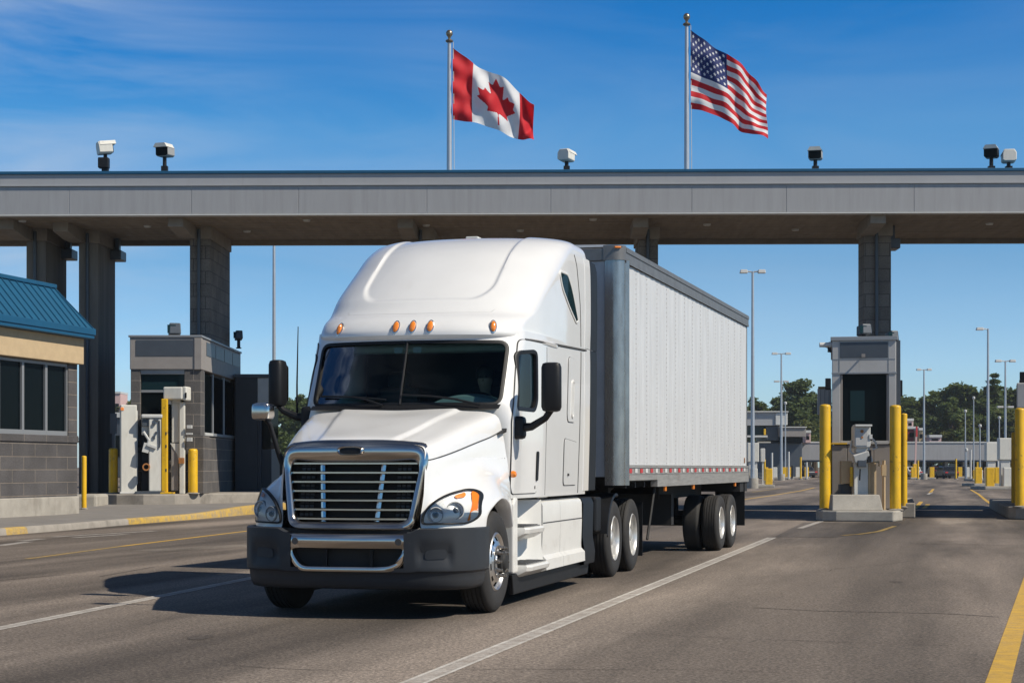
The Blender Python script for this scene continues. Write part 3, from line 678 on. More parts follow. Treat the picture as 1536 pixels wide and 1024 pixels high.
lb('rear_pier', M['darkclad'], W - .2, W - .01, 7.0, DP, 1.86, 3.95)
tb = lb('top_box', M['boothlow'], -.02, W + .02, -.04, DP, 3.95, H, bev=.02)
lb('dark_panel', M['slate'], .18, W - .24, -.055, -.03, 4.38, 4.88, par=tb, bev=0)
for k in range(4): lb('side_panel', M['slate'], W + .015, W + .035, .9 + k * 1.75, 2.55 + k * 1.75, 4.45, 4.88, par=tb, bev=0)
lb('top_edge', M['winframe'], -.06, W + .06, -.08, DP + .03, H, H + .07, par=tb)
lb('corner_strip', M['boothlow'], W - .2, W + .05, -.075, .1, 3.94, H - .02, par=tb, bev=.02)
def lampbox(px, py, Y, zb, label, w_=.38, h_=.36):
    p = atY(px, py, Y); t = thing('floodlight', label, 'floodlight', (p.x, Y, zb), 0, 'lamp boxes on booth roofs'); h = p.z - zb
    b = MB(); b.tube([(0,0,0),(0,0,h - h_/2)], .06, 10); b.lathe([(.0,0),(.1,0),(.1,.03),(.06,.04)], n=12); b.build('stand', M['black'], t)
    b = MB(); b.cbox((0,0,h), (w_, .4, h_), (R(-8),0,R(16)), .92); o = b.build('housing', M['slate'], t, smooth=0, bevel=.03)
    b = MB(); b.cbox((-.06,-.2,h), (w_*.7, .03, h_*.75), (R(-8),0,R(16))); b.build('lens', M['dglass2'], o, smooth=0)
zt = ZI + H + .07
lampbox(262, 494, 55.9, zt, 'boxy lamp on the front edge of the left booth roof')
lampbox(358, 503, 61.4, zt, 'small dark lamp at the back corner of the left booth roof', .26, .3)

YR = 61.5
b2_ = thing('rear_booth', 'small dark shaded booth behind the left booth, next to the truck mirror', 'booth', (wx(364, YR), YR, ZI))
xr = wx(386, YR) - wx(364, YR)
lb('wall', M['darkclad'], -.27, xr, 0, 2.6, 0, 4.02, par=b2_); lb('roof_box', M['slate'], -.29, xr + .56, -.05, 2.8, 4.02, 4.14, par=b2_)
lb('side_panel', M['ltgrey'], xr, xr + .5, .05, 2.6, 3.1, 4.01, par=b2_); lb('corner_post', M['darkclad'], xr, xr + .12, .05, .3, 0, 3.09, par=b2_)
f = lb('window', M['winframe'], xr, xr + .5, .32, 2.5, 3.0, 3.08, par=b2_); lb('pane', M['dglass'], xr + .02, xr + .42, .4, 2.4, 1.5, 3.0, par=f, bev=0)
lb('lower_panel', M['darkclad'], xr + .01, xr + .46, .31, 2.5, 0, 1.48, par=b2_)

# ---------------------------------------------------------------- bollards
def bollard(px, pytop, Y, z0, wpx, label, round_=True, group='yellow bollards', lean=0):
    p = atY(px, pytop, Y); r = wpx / 2 / F * Y; h = p.z - z0
    t = thing('bollard', label, 'bollard', (p.x, Y, z0), 0, group)
    b = MB(); b.lathe([(r,0),(r,h - r*.45),(r*.96,h - r*.22),(r*.84,h - r*.07),(r*.6,h),(.0,h + .01)], n=28); b.build('post', M['yellow'], t, smooth=50)
    b = MB(); b.lathe([(.0,0),(r*1.45,0),(r*1.45,.02),(r*1.1,.04),(r*.9,.05)], n=24); b.build('base_collar', M['kerb'], t)
    t.rotation_euler = (0, R(lean), 0)
    return t
bollard(170, 672, 54.9, ZI, 13.5, 'short thick yellow bollard at the left end of the left island', group='yellow bollards on the left island')
bollard(289.5, 673, 55.0, ZI, 14, 'short thick yellow bollard in front of the dark booth corner', group='yellow bollards on the left island')
t = bollard(126, 683.5, 50.6, zs(50.6), 7.5, 'thin yellow post on the sidewalk by the office corner')
# tall square yellow post with holes
p = atY(247, 598, 54.5); t = thing('post', 'tall narrow square yellow post between the cream cabinets and the pole camera', 'post', (p.x, 54.5, ZI)); h = p.z - ZI
b = MB(); b.box(-.095,.095,-.08,.08,0,h); b.build('square_tube', M['yellow'], t, smooth=0, bevel=.025)
b = MB(); b.box(-.2,.3,-.15,.15,0,.06); b.build('base_plate', M['yellow'], t, smooth=0, bevel=.015)
b = MB()
for z in (1.9,1.5,.75): b.cbox((.06,-.083,z), (.04,.01,.09))
b.build('slot', M['seam'], t, smooth=0)

# ---------------------------------------------------------------- equipment on the left island
def eq(name, label, cat, px, Y, z0=ZI, rz=0): return thing(name, label, cat, (wx(px, Y), Y, z0), rz)
def bx(par, name, m, x0, x1, y0, y1, z0, z1, bev=.02):
    b = MB(); b.box(x0, x1, y0, y1, z0, z1); return b.build(name, m, par, smooth=0, bevel=bev)
t = eq('sensor_cabinet', 'tall narrow cream sensor cabinet with an orange lamp at its top corner', 'cabinet', 195, 54.7, rz=R(16))
bx(t, 'body', M['cream'], -.30, .20, -.2, .3, .05, 2.80, .03); bx(t, 'side_door', M['ltgrey'], .20, .23, -.15, .28, .3, 2.62, .008)
bx(t, 'base', M['ltgrey'], -.33, .24, -.23, .33, 0, .07); bx(t, 'orange_lamp', M['amber'], -.305, -.2, -.215, -.19, 2.62, 2.72, .01)
b = MB(); b.tube([(.23,0,1.55),(.4,-.05,1.5),(.42,-.05,1.3)], .04, 8); b.cbox((.36,-.05,1.72), (.2,.2,.16)); b.cbox((.3,0,1.05),(.14,.16,.5)); b.tube([(.26,.05,2.2),(.33,0,1.9),(.26,.05,1.6)], .03, 8); b.build('bracket_arm', M['black'], t)
bx(t, 'vent_slot', M['seam'], .228, .236, -.05, .12, 1.9, 2.35, 0)
t = eq('payment_kiosk', 'cream payment machine with a dark reader niche beside the tall sensor cabinet', 'kiosk', 230, 54.6, rz=R(12))
bx(t, 'body', M['cream'], -.14, .26, -.22, .3, .08, 2.38, .03); bx(t, 'left_wing', M['cream'], -.36, -.14, -.05, .3, 1.85, 2.38, .02); bx(t, 'hood', M['ltgrey'], -.37, .28, -.26, .32, 2.38, 2.50, .03)
bx(t, 'screen_hood', M['slate'], -.35, -.12, -.16, .1, 2.12, 2.33, .015); bx(t, 'backplate', M['black'], -.36, -.14, .0, .3, .1, 1.85, .01)
b = MB(); b.cbox((-.22,-.12,1.45), (.2,.22,.3), (0,R(14),0)); b.cbox((-.05,-.24,1.5), (.3,.1,.07), (0,R(20),0)); b.tube([(-.3,-.1,1.95),(-.14,-.2,1.7),(-.2,-.15,1.3)], .045, 8); b.build('card_reader', M['ltgrey'], t, smooth=30)
b = MB(); b.lathe([(.075,-.1),(.12,-.1),(.12,.02),(.075,.02)], (-.22,-.2,.85), 'y', 18); b.build('hose_reel', M['rust'], t)
b = MB(); b.tube([(.18,-.25,2.3),(.20,-.26,1.6),(.18,-.25,1.45)], .025, 8); b.cbox((.02,-.25,2.2),(.07,.07,.09)); b.cbox((.10,-.25,2.34),(.12,.08,.1)); b.cbox((.02,-.245,1.78),(.07,.05,.1)); b.cbox((.09,-.245,1.92),(.05,.05,.08)); b.build('fittings', M['slate'], t)
bx(t, 'base_plate', M['slate'], -.55, .34, -.3, .3, 0, .09, .01)
t = eq('camera_pole', 'cream camera head on a tall pole beside the dark booth window', 'camera pole', 265, 54.9)
bx(t, 'post', M['cream'], .10, .26, -.1, .1, 0, 2.9, .02); bx(t, 'upper_panel', M['cream'], -.16, .10, .0, .12, 1.62, 2.88, .02)
bx(t, 'lower_panel', M['boothlow'], -.18, .06, .0, .1, .1, 1.6, .02); b = MB(); b.prism([(-.2,1.6),(.1,1.6),(.1,.9),(.02,1.25)], -.02, .0, 'xz'); b.build('gusset', M['cream'], t, smooth=0)
b = MB(); b.cbox((-.03,-.1,3.17), (.62,.5,.40), (0,0,R(-8))); h_ = b.build('camera_head', M['cream'], t, smooth=0, bevel=.04)
b = MB(); b.cbox((.34,-.12,3.16), (.14,.48,.44), (0,0,R(-8))); b.build('side_cover', M['cream'], h_, smooth=0, bevel=.04)
b = MB(); b.cbox((.36,-.375,3.1), (.05,.02,.17), (0,0,R(-8))); b.build('lens', M['black'], h_, smooth=0)
b = MB(); b.cbox((-.2,-.05,2.9), (.1,.1,.14)); b.cbox((.0,.0,2.92),(.26,.14,.1)); b.build('neck', M['ltgrey'], t, smooth=0)
b = MB(); b.cbox((.43,-.1,2.12),(.14,.2,.1)); b.cbox((.42,-.1,1.9),(.2,.1,.05)); b.cbox((.43,-.1,1.72),(.15,.18,.12)); b.build('side_bracket', M['ltgrey'], t, smooth=0)
b = MB(); b.cbox((.18,-.13,1.05),(.16,.12,.18)); b.build('clamp', M['rust'], t, smooth=0)
t = eq('card_post', 'thin card post with a pale tag behind the left island bollard', 'post', 170.5, 60)
bx(t, 'post', M['galv'], -.05, .05, -.05, .05, 0, 2.0, .01); bx(t, 'tag', M['ltgrey'], -.12, .12, -.06, -.03, 2.0, 2.7, .02); 
# ---------------------------------------------------------------- right island and booth
ZR = .29
def oct_island(name, x0, x1, y0, y1, z, m, ch=.55, par=None, rz=0):
    b = MB(); b.prism([(x0, y0 + ch), (x0 + ch * .35, y0 + ch * .35), (x0 + ch, y0), (x1 - ch * .45, y0), (x1, y0 + ch * 1.6), (x1, y1), (x0, y1)], .0, z)
    o = b.build(name, m, par, smooth=0, bevel=.04)
    if rz:
        xm = (x0 + x1) / 2
        for v in o.data.vertices: v.co.x -= xm; v.co.y -= y0
        o.location = (xm, y0, 0); o.rotation_euler = (0, 0, rz)
    return struct(o)
ix0, ix1 = wx(1217, 46.6), wx(1352, 46)
oct_island('island_kerb', ix0, ix1, 45.9, 58, ZR, M['concrete'], rz=R(-11.5))
b = MB(); b.box(-.2, .2, 0, 10, 0, .42); o = struct(b.build('kerb', M['kerb'], smooth=0, bevel=.03, loc=(wx(1362, 49.5), 49.5, 0))); o.rotation_euler = (0, 0, R(-12.5))
YB_ = 47.6
rb = thing('inspection_booth', 'tall narrow grey booth with a big dark window between two yellow bollards', 'booth', (wx(1248, YB_), YB_, ZR), R(-10.5))
W = wx(1342, YB_) - wx(1248, YB_); H = 1.45 + 192 / F * YB_ - ZR; q = F / YB_
def zz(py): return 1.45 - (py - HY) / F * YB_ - ZR
def rx(px): return wx(px, YB_) - wx(1248, YB_)
zu = zz(560)
bx(rb, 'rear_body', M['darkclad'], .06, W - .02, .35, 8.6, 0, zu);  # body and top box lengthened unseen so their shadow meets the canopy's
bx(rb, 'left_jamb', M['boothgrey'], .0, rx(1260), 0, .4, zz(665), zu, .012); bx(rb, 'right_jamb', M['boothgrey'], rx(1331), W, 0, .4, zz(665), zu, .012)
f = bx(rb, 'front_window', M['boothlow'], rx(1260), rx(1263.5), .02, .2, zz(662), zz(562), .008)
bx(f, 'frame_side', M['boothlow'], rx(1328), rx(1331), .02, .2, zz(662), zz(562), .008); bx(f, 'frame_sill', M['boothgrey'], rx(1260), rx(1331), .0, .2, zz(666), zz(661), .008)
bx(f, 'pane', M['dglass'], rx(1263.5), rx(1328), .09, .11, zz(661), zz(562), 0)
bx(rb, 'blind', M['dglass2'], rx(1275), rx(1296), .075, .087, zz(631), zz(586), 0)
for x0, x1 in ((1248, 1270), (1270.6, 1309), (1309.6, 1342)): bx(rb, 'lower_panel', M['boothlow'], rx(x0), rx(x1), .03, .35, 0.02, zz(667), .01)
bx(rb, 'rail_strip', M['yellow'], rx(1246), rx(1270), -.02, .03, zz(666), zz(664), .0)
tb = bx(rb, 'top_box', M['boothgrey'], 0, W, 0, 8.6, zu, H, .02)
bx(tb, 'dark_panel', M['slate'], rx(1260), rx(1330), -.015, .1, zz(537), zz(513.5), .004)
bx(tb, 'top_edge', M['winframe'], -.04, W + .04, -.05, 8.65, H - .06, H + .05, .01)
for x in (rx(1259), rx(1331)): bx(tb, 'panel_joint', M['winframe'], x - .008, x + .008, -.008, .05, zu + .02, H - .06, 0)
bx(tb, 'panel_joint', M['winframe'], 0.02, W - .02, -.008, .05, zz(539.5), zz(538.5), 0)
bx(tb, 'bottom_edge', M['winframe'], -.01, W + .01, -.02, .05, zu - .02, zu + .03, .004)
bx(rb, 'side_cladding', M['slate'], W, W + .12, .15, 8.4, zz(645), H - .05, .01)
b = MB(); b.tube([(rx(1294),-.02,zz(534)),(rx(1293.5),-.22,zz(535))], .025, 8); b.cbox((rx(1294),-.22,zz(534.5)),(.1,.12,.09)); b.build('downlight', M['boothlow'], rb, smooth=0)
b = MB(); b.tube([(rx(1290),-.06,zz(548)),(rx(1265),-.06,zz(554)),], .0, 6); 
bx(rb, 'left_speaker', M['black'], rx(1238), rx(1246.5), .0, .3, zz(584), zz(567), .02)
bx(rb, 'right_speaker', M['black'], rx(1345), rx(1352), .3, .8, zz(594), zz(570), .02)
t = thing('security_camera', 'small white bullet camera at the narrow booth’s upper left corner', 'security camera', (wx(1247, YB_), YB_ + .15, ZR + zz(521)))
b = MB(); b.tube([(.02,0,-.12),(-.06,0,.02),(-.14,0,.05)], .035, 8); b.cbox((-.03,0,-.02),(.07,.12,.2)); b.build('wall_arm', M['black'], t)
b = MB(); b.lathe([(.0,-.17),(.065,-.17),(.07,.08),(.085,.09),(.085,.17),(.07,.175),(.0,.16)], (-.13,-.02,.08), 'x', 14); b.build('camera_body', M['ltgrey'], t)
lampbox(1296, 495, YB_ + .5, ZR + H + .05, 'pale square lamp box on the narrow booth roof, in front of the pier', .30, .28)
lampbox(1338, 505, YB_ + 1.6, ZR + H + .05, 'black lamp box at the right edge of the narrow booth roof', .24, .3)
bollard(1237.5, 606.5, 46.95, ZR, 16.5, 'tall yellow bollard to the left of the narrow grey booth', group='tall yellow bollards on the right island')
bollard(1343, 607.5, 46.55, ZR, 16.5, 'tall sunlit yellow bollard to the right of the card reader', group='tall yellow bollards on the right island')
bollard(1356, 620, 49.6, ZR, 9.5, 'yellow bollard half hidden behind the tall one right of the card reader', group='tall yellow bollards on the right island')
bollard(1246, 640, 48.6, ZR, 7, 'slim yellow bollard half hidden behind the tall one left of the narrow booth', group='tall yellow bollards on the right island')
# concrete block
b = MB(); x0, x1 = wx(1247, 46.3), wx(1322, 46.3)
b.add([(x0,46.15,ZR),(x1+.02,46.15,ZR),(x1+.02,46.75,ZR),(x0,46.75,ZR),(x0+.03,46.3,ZR+.42),(x1-.05,46.3,ZR+.42),(x1-.05,46.65,ZR+.42),(x0+.03,46.65,ZR+.42)], [(0,3,2,1),(4,5,6,7),(0,1,5,4),(1,2,6,5),(2,3,7,6),(3,0,4,7)])
tag(b.build('concrete_barrier', M['concrete'], smooth=0, bevel=.02), 'low sloped concrete block on the front of the right island', 'barrier')
# card reader
Yc = 46.95; t = thing('card_reader', 'grey card reader head on a beige pedestal in front of the narrow booth window', 'card reader', (wx(1290, Yc), Yc, ZR))
def cz(py): return 1.45 - (py - HY) / F * Yc - ZR
def cx(px): return wx(px, Yc) - wx(1290, Yc)
bx(t, 'pedestal', M['cream'], cx(1280), cx(1301), -.1, .3, 0, cz(693), .015); bx(t, 'side_pedestal', M['stucco'], cx(1301.5), cx(1314.5), .0, .4, 0, cz(692), .015)
bx(t, 'left_plate', M['stucco'], cx(1263), cx(1279), .1, .35, cz(725), cz(691), .01); bx(t, 'dark_back', M['darkclad'], cx(1262), cx(1279), .2, .45, 0, cz(726), .01)
b = MB(); b.tube([(cx(1303),-.05,.25),(cx(1303),-.05,cz(693)),(cx(1318),-.05,cz(692.5)),(cx(1318),-.05,cz(699))], .035, 8); b.build('handrail', M['stucco'], t)
b = MB(); x0, x1 = cx(1278), cx(1302); b.prism([(x0,cz(669)),(x0+.06,cz(671)),(x1-.03,cz(671)),(x1,cz(668)),(x1,cz(640)),(x1-.05,cz(637)),(x0+.05,cz(637)),(x0,cz(640))], -.35, .1, 'xz'); hd = b.build('head', M['ltgrey'], t, smooth=0, bevel=.02)
bx(hd, 'visor', M['ltgrey'], x0 - .01, x1 + .01, -.50, -.34, cz(640), cz(637), .01)
b = MB(); b.prism([(x0+.03,cz(668)),(x1-.09,cz(668)),(x1-.09,cz(646)),(x0+.03,cz(646))], -.365, -.35, 'xz'); b.build('face_plate', M['boothgrey'], hd, smooth=0)
b = MB(); b.lathe([(.0,-.01),(.045,-.01),(.045,.02)], (cx(1289),-.365,cz(647)), 'y', 14); b.lathe([(.0,-.01),(.03,-.01),(.03,.02)], (cx(1289),-.37,cz(656)), 'y', 14); b.build('button', M['rust'], hd)
b = MB(); b.cbox((cx(1290),-.1,cz(674)),(.3,.3,.16)); b.cbox((cx(1289),-.2,cz(684)),(.42,.26,.22),(R(14),R(-18),0)); b.cbox((cx(1300),-.12,cz(680)),(.14,.2,.5),(0,R(-16),0)); b.build('neck', M['ltgrey'], t, smooth=0, bevel=.015)
bx(t, 'keypad', M['slate'], cx(1283), cx(1296), -.36, -.2, cz(700), cz(690), .015)
b = MB(); b.tube([(cx(1277),-.05,cz(660)),(cx(1274),-.08,cz(676)),(cx(1281),-.1,cz(684))], .03, 8); b.tube([(cx(1304),-.05,cz(653)),(cx(1313),-.05,cz(664)),(cx(1314),-.06,cz(672)),(cx(1308),-.05,cz(674))], .03, 8); b.cbox((cx(1302),-.35,cz(655)),(.08,.06,.12)); b.build('cable', M['ltgrey'], t)
b = MB(); b.cbox((cx(1300.5),-.25,cz(684)),(.1,.14,.34)); b.tube([(cx(1287),-.3,cz(703)),(cx(1286),-.3,cz(720))], .02, 6); b.build('latch', M['black'], t)
bx(t, 'yellow_stub', M['yellow'], cx(1275), cx(1279), -.05, .05, cz(729), cz(700), .02)
b = MB(); b.tube([(cx(1327),.1,cz(690)),(cx(1327),.1,0)], .045, 8); b.cbox((cx(1327),.1,cz(705)),(.12,.1,.3)); tag(b.build('gate_post', M['stucco'], smooth=40, loc=(wx(1290,Yc),Yc,ZR)), 'thin beige gate post standing between the card reader and the right tall bollard', 'post')
t = thing('warning_sign', 'white ribbed board with a yellow top beside the narrow booth, above the left tall bollard', 'sign', (wx(1237, 50), 50, ZR))
def sz(py): return 1.45 - (py - HY) / F * 50 - ZR
hw = 10.5 / F * 50
bx(t, 'board', M['ltgrey'], -hw, hw, 0, .06, sz(622), sz(583), .01); bx(t, 'yellow_top', M['yline2'], -hw*.9, hw*.3, -.01, .05, sz(583), sz(579.5), .0); bx(t, 'post', M['winframe'], -.05, .05, .06, .14, 0, sz(585), .01)
for k in (-.5, 0, .5): bx(t, 'rib', M['winframe'], k*hw*1.2 - .008, k*hw*1.2 + .008, -.008, 0, sz(621), sz(584), 0)

# next island, cut off by the right edge of the picture
oct_island('island_kerb', wx(1513, 47.5), 19.5, 47.0, 60, .34, M['kerb'], ch=.5, rz=R(-13))
YE = 48.6; t = thing('inspection_booth', 'booth at the right edge of the photo, mostly out of frame', 'booth', (wx(1526, YE), YE, .34), R(-16.6))
def ez(py): return 1.45 - (py - HY) / F * YE - .34
bx(t, 'lower_wall', M['darkclad'], .0, 3.4, 0, 8.5, 0, ez(612)); bx(t, 'white_panel', M['boothgrey'], -.02, 3.4, -.02, 8.5, ez(612), ez(574), .03); bx(t, 'roof', M['black'], .05, 3.4, .1, 8.4, ez(574), ez(569)); bx(t, 'vent_pipe', M['black'], .06, .3, .2, .5, ez(569), ez(557))  # extra unseen depth, added to carry the shadow back to the canopy's
bollard(1530, 612, 47.9, .34, 15, 'yellow bollard in shade at the right edge of the photo', group='yellow bollards by the cut-off booth')
bollard(1521.5, 648, 51.5, .34, 9, 'slim shaded yellow bollard behind the one at the right edge', group='yellow bollards by the cut-off booth')

# ---------------------------------------------------------------- lamp posts
def lamp(px, pytop, Y, label, r0=.10, arms=2, wid=1.0, wbot=None, low=False, rzz=0.2):
    z = HC - (pytop - HY) / F * Y
    t = thing('lamp_post', label, 'lamp post', (wx(px, Y), Y, 0), 0, 'lamp posts beyond the canopy')
    b = MB(); b.tube([(0,0,0),(0,0,z*.5),(0,0,z)], [r0, r0*.8, r0*.55], 12); b.build('pole', M['galv'], t)
    b = MB(); b.lathe([(.0,0),(r0*2.6,0),(r0*2.6,.7),(.0,.7)], n=16); b.build('footing', M['concrete'], t, smooth=30)
    for s in ((-1, 1) if arms == 2 else (-1,)):
        b = MB(); b.tube([(0,0,z-.05),(s*wid*.45,0,z+.0)], .05, 8); a = b.build('arm', M['galv'], t)
        b = MB(); b.cbox((s*wid*.72,0,z-.01), (wid*.62,.42,.24), (0,0,0), .85); hd = b.build('lamp_head', M['ltgrey'], t, smooth=0, bevel=.03)
    if low:
        for s in (-1, 1):
            b = MB(); b.cbox((s*.5,0,z*low), (.55,.3,.18)); b.tube([(0,0,z*low),(s*.5,0,z*low)], .03, 6); b.build('lower_lamp_head', M['ltgrey'], t, smooth=0, bevel=.02)
    return t
lamp(1129, 407, 118, 'tall twin-head lamp post just right of the trailer', .15, wid=.85)
lamp(1172, 530, 185, 'distant lamp post with a second pair of lamps lower down, right of the trailer', .15, wid=1.0, low=.78)
lamp(1386, 554, 200, 'twin-head lamp post above the dark lane right of the narrow booth', .15, wid=.85)
t = lamp(1482, 493, 150, 'tallest single-arm lamp post over the far right lane', .15, arms=1, wid=1.0)
lamp(1508, 541, 165, 'twin-head lamp post nearest the right edge of the photo', .14, wid=.95, low=.62)
lamp(411, 300, 78, 'tall pole rising behind the truck mirror up past the canopy', .10, wid=.7)
for px, py, Y, lab in ((1448, 618, 215, 'short thin mast left of the tallest single-arm lamp post'), (1460.5, 598, 225, 'thin mast with a round lamp in front of the distant trees'), (1470, 640, 205, 'lowest thin mast beside the tallest single-arm lamp post'), (1499, 628, 210, 'thin white mast just left of the rightmost lamp post'), (1449.5, 676, 190, 'short stub mast over the far canopy roof'), (1178, 606, 214, 'thin mast with a white ball lamp right of the trailer')):
    z = HC - (py - HY) / F * Y; t = thing('mast', lab, 'mast', (wx(px, Y), Y, 0), 0, 'thin masts far off')
    b = MB(); b.tube([(0,0,0),(0,0,z)], [.10,.06], 8); b.build('pole', M['galv'], t)
    b = MB(); b.lathe([(.0,z-.1),(.17,z+.0),(.20,z+.15),(.17,z+.28),(.0,z+.34)], n=12); b.build('lamp_globe', M['ltgrey'], t)

# ---------------------------------------------------------------- far plaza: second canopy, offices, islands, cars
YP = 235.0
def fz(py, Y=YP): return HC - (py - HY) / F * Y
fc = thing('far_canopy', 'long low grey canopy across the far lanes', 'canopy', (0, YP, 0))
x0, x1 = wx(700, YP), wx(1700, YP)
bx(fc, 'fascia', M['fascia'], x0, x1, 0, 12, fz(690), fz(664), .03); bx(fc, 'roof_edge', M['ltgrey'], x0, x1, -.1, 12, fz(664), fz(662), .0); bx(fc, 'bottom_edge', M['slate'], x0, x1, .1, 12, fz(692), fz(690), 0)
for px in (1135, 1150, 1163, 1183, 1207, 1220, 1371, 1395, 1428, 1455, 1480, 1515, 1545, 1095): 
    bx(fc, 'column', M['ltgrey'], wx(px, YP) - .22, wx(px, YP) + .22, 3, 3.5, 0, fz(690), .02)
fb = thing('far_booths', 'row of dark booths under the long far canopy', 'booth', (0, YP + 8, 0))
for a_, b_, top in ((1120, 1146, 694), (1155, 1178, 696), (1186, 1204, 695), (1376, 1392, 695), (1404, 1422, 697), (1432, 1448, 695), (1458, 1474, 696), (1490, 1512, 694)):
    bx(fb, 'booth_wall', M['darkclad'], wx(a_, YP + 8), wx(b_, YP + 8), 0, 3, 0, fz(708, YP+8), .05); bx(fb, 'booth_window', M['dglass2'], wx(a_, YP + 8) + .1, wx(b_, YP + 8) - .1, .1, 2.9, fz(708, YP+8), fz(top, YP+8), 0)
YO = 222.0
fo = thing('far_office', 'two-tier grey flat-roofed office right of the trailer', 'building', (0, YO, 0))
def ob_(name, m, a_, c_, top, bot, d0, d1, bev=.04): return bx(fo, name, m, wx(a_, YO), wx(c_, YO), d0, d1, fz(bot, YO), fz(top, YO), bev)
ob_('upper_storey', M['fascia2'], 1090, 1180, 618, 638, 0, 12); ob_('end_panel', M['ltgrey'], 1163, 1181, 619, 637, -.2, 11); ob_('roof_edge', M['ltgrey'], 1090, 1182, 616.5, 618.2, -.4, 12)
ob_('upper_windows', M['dglass2'], 1092, 1168, 639, 653, .8, 10, 0); ob_('dark_wall', M['slate'], 1150, 1169, 639, 660, .5, 10)
ob_('lower_storey', M['boothlow'], 1168, 1207, 641, 655, -1, 9); ob_('lower_roof_edge', M['ltgrey'], 1168, 1208, 640, 641.5, -1.2, 9); ob_('lower_windows', M['dglass'], 1170, 1204, 655.5, 664, 0, 8, 0)
ob_('balcony', M['ltgrey'], 1092, 1150, 653, 656, -.8, .8); ob_('core_wall', M['slate'], 1092, 1205, 664, 716, 1, 9)
ob_('yellow_unit', M['yellow'], 1146, 1149, 643, 652, .1, .6)
def far_block(name, label, cat, px0, px1, top, bot, Y, m, roof=None, extra=()):
    t = thing(name, label, cat, (wx((px0+px1)/2, Y), Y, 0)); h = (px1 - px0) / 2 / F * Y
    bx(t, 'wall', m, -h, h, 0, 6, max(0, fz(bot, Y)), fz(top, Y), .05)
    bx(t, 'roof_edge', roof or M['ltgrey'], -h*1.06, h*1.06, -.2, 6.2, fz(top, Y), fz(top, Y) + .35, .0)
    bx(t, 'window', M['dglass'], -h*.6, h*.5, -.04, .02, lerp(fz(bot,Y), fz(top,Y), .35), lerp(fz(bot,Y), fz(top,Y), .7), 0)
    return t
far_block('red_shed', 'dark red shed with a white roof behind the far canopy', 'shed', 1361, 1377, 643, 662, 255, M['tarp'])
far_block('sign_board', 'faded pink board structure above the dark red shed', 'sign', 1360.5, 1370, 631, 642, 258, M['pink'])
far_block('rooftop_unit', 'small beige unit behind the far canopy, right of the dark red shed', 'rooftop unit', 1378, 1386, 645, 663, 252, M['stucco'])
far_block('rooftop_unit', 'pale pink box on the far canopy roof', 'rooftop unit', 1394, 1412, 655.5, 663, 250, M['pink'])
far_block('small_shed', 'pale shed at the end of the far office', 'shed', 1208, 1216, 649, 664, 232, M['pink'])
far_block('wall_hut', 'grey hut seen in the gap beside the left booth', 'hut', 150, 199, 626, 716, 120, M['slate'])
far_block('wall_hut', 'pink-grey tower on the wooded hill in the gap by the left booth', 'tower', 170, 181, 590, 640, 330, M['pink'])

def far_island(px, py, label, cab=True, n=3, s=1.0):
    p = at(px, py); t = thing('traffic_island', label, 'traffic island', (p.x, p.y, 0), 0, 'small equipment islands on the far lanes')
    bx(t, 'kerb', M['concrete'], -1.5*s, 1.5*s, -.6, 3, 0, .22, .04)
    if cab:
        bx(t, 'cabinet', M['cream'], -.42*s, .42*s, 0, .6, 1.9*s, 3.3*s, .04); bx(t, 'cabinet_post', M['ltgrey'], -.3*s, .3*s, .1, .5, .22, 1.9*s, .02); bx(t, 'side_cabinet', M['ltgrey'], .62*s, .92*s, .3, .7, 1.9*s, 2.9*s, .03); bx(t, 'side_post', M['ltgrey'], .72*s, .82*s, .4, .5, .22, 1.9*s, .0)
    for k in range(n):
        x = lerp(-1.1, 1.1, k / max(1, n - 1)) * s; bx(t, 'yellow_guard', M['yellow'] if k != 1 or n < 3 else M['cream'], x - .26*s, x + .26*s, -.4, -.1, .2, 1.42*s, .04)
    return t
far_island(1130, 731, 'island with a cream cabinet and yellow guards at the trailer’s rear corner', s=.95)
far_island(1488, 729, 'island with pale guards under the tallest single-arm lamp post', n=4)
far_island(1509, 734, 'island with a tall cream cabinet near the right edge')
far_island(1162, 718, 'small far island with yellow guards right of the trailer', cab=False)
far_island(1196, 717.5, 'small far island with yellow guards left of the narrow booth', cab=False, n=3)
far_island(1383, 718.5, 'small far island with yellow guards under the twin-head lamp post', cab=False, n=2)
far_island(1452, 717, 'small far island with yellow guards in front of the far canopy', cab=False, n=3)
t = far_island(1474, 721, 'small far island with pale guards between the two right lamp posts', cab=False, n=4, s=.8)
p = at(1373, 718.5); t = thing('barrier_arm', 'raised striped barrier arm right of the narrow booth', 'barrier arm', (p.x, p.y, 0))
bx(t, 'post', M['yellow'], -.28, .28, -.2, .3, 0, 1.8, .03); b = MB(); b.cbox((.05,0,3.4),(.2,.12,3.2),(0,R(2),0)); b.build('arm', M['pink'], t, smooth=0); bx(t, 'arm_tip', M['redtape'], 0.05, .26, -.07, .07, 5.0, 6.2, .0)

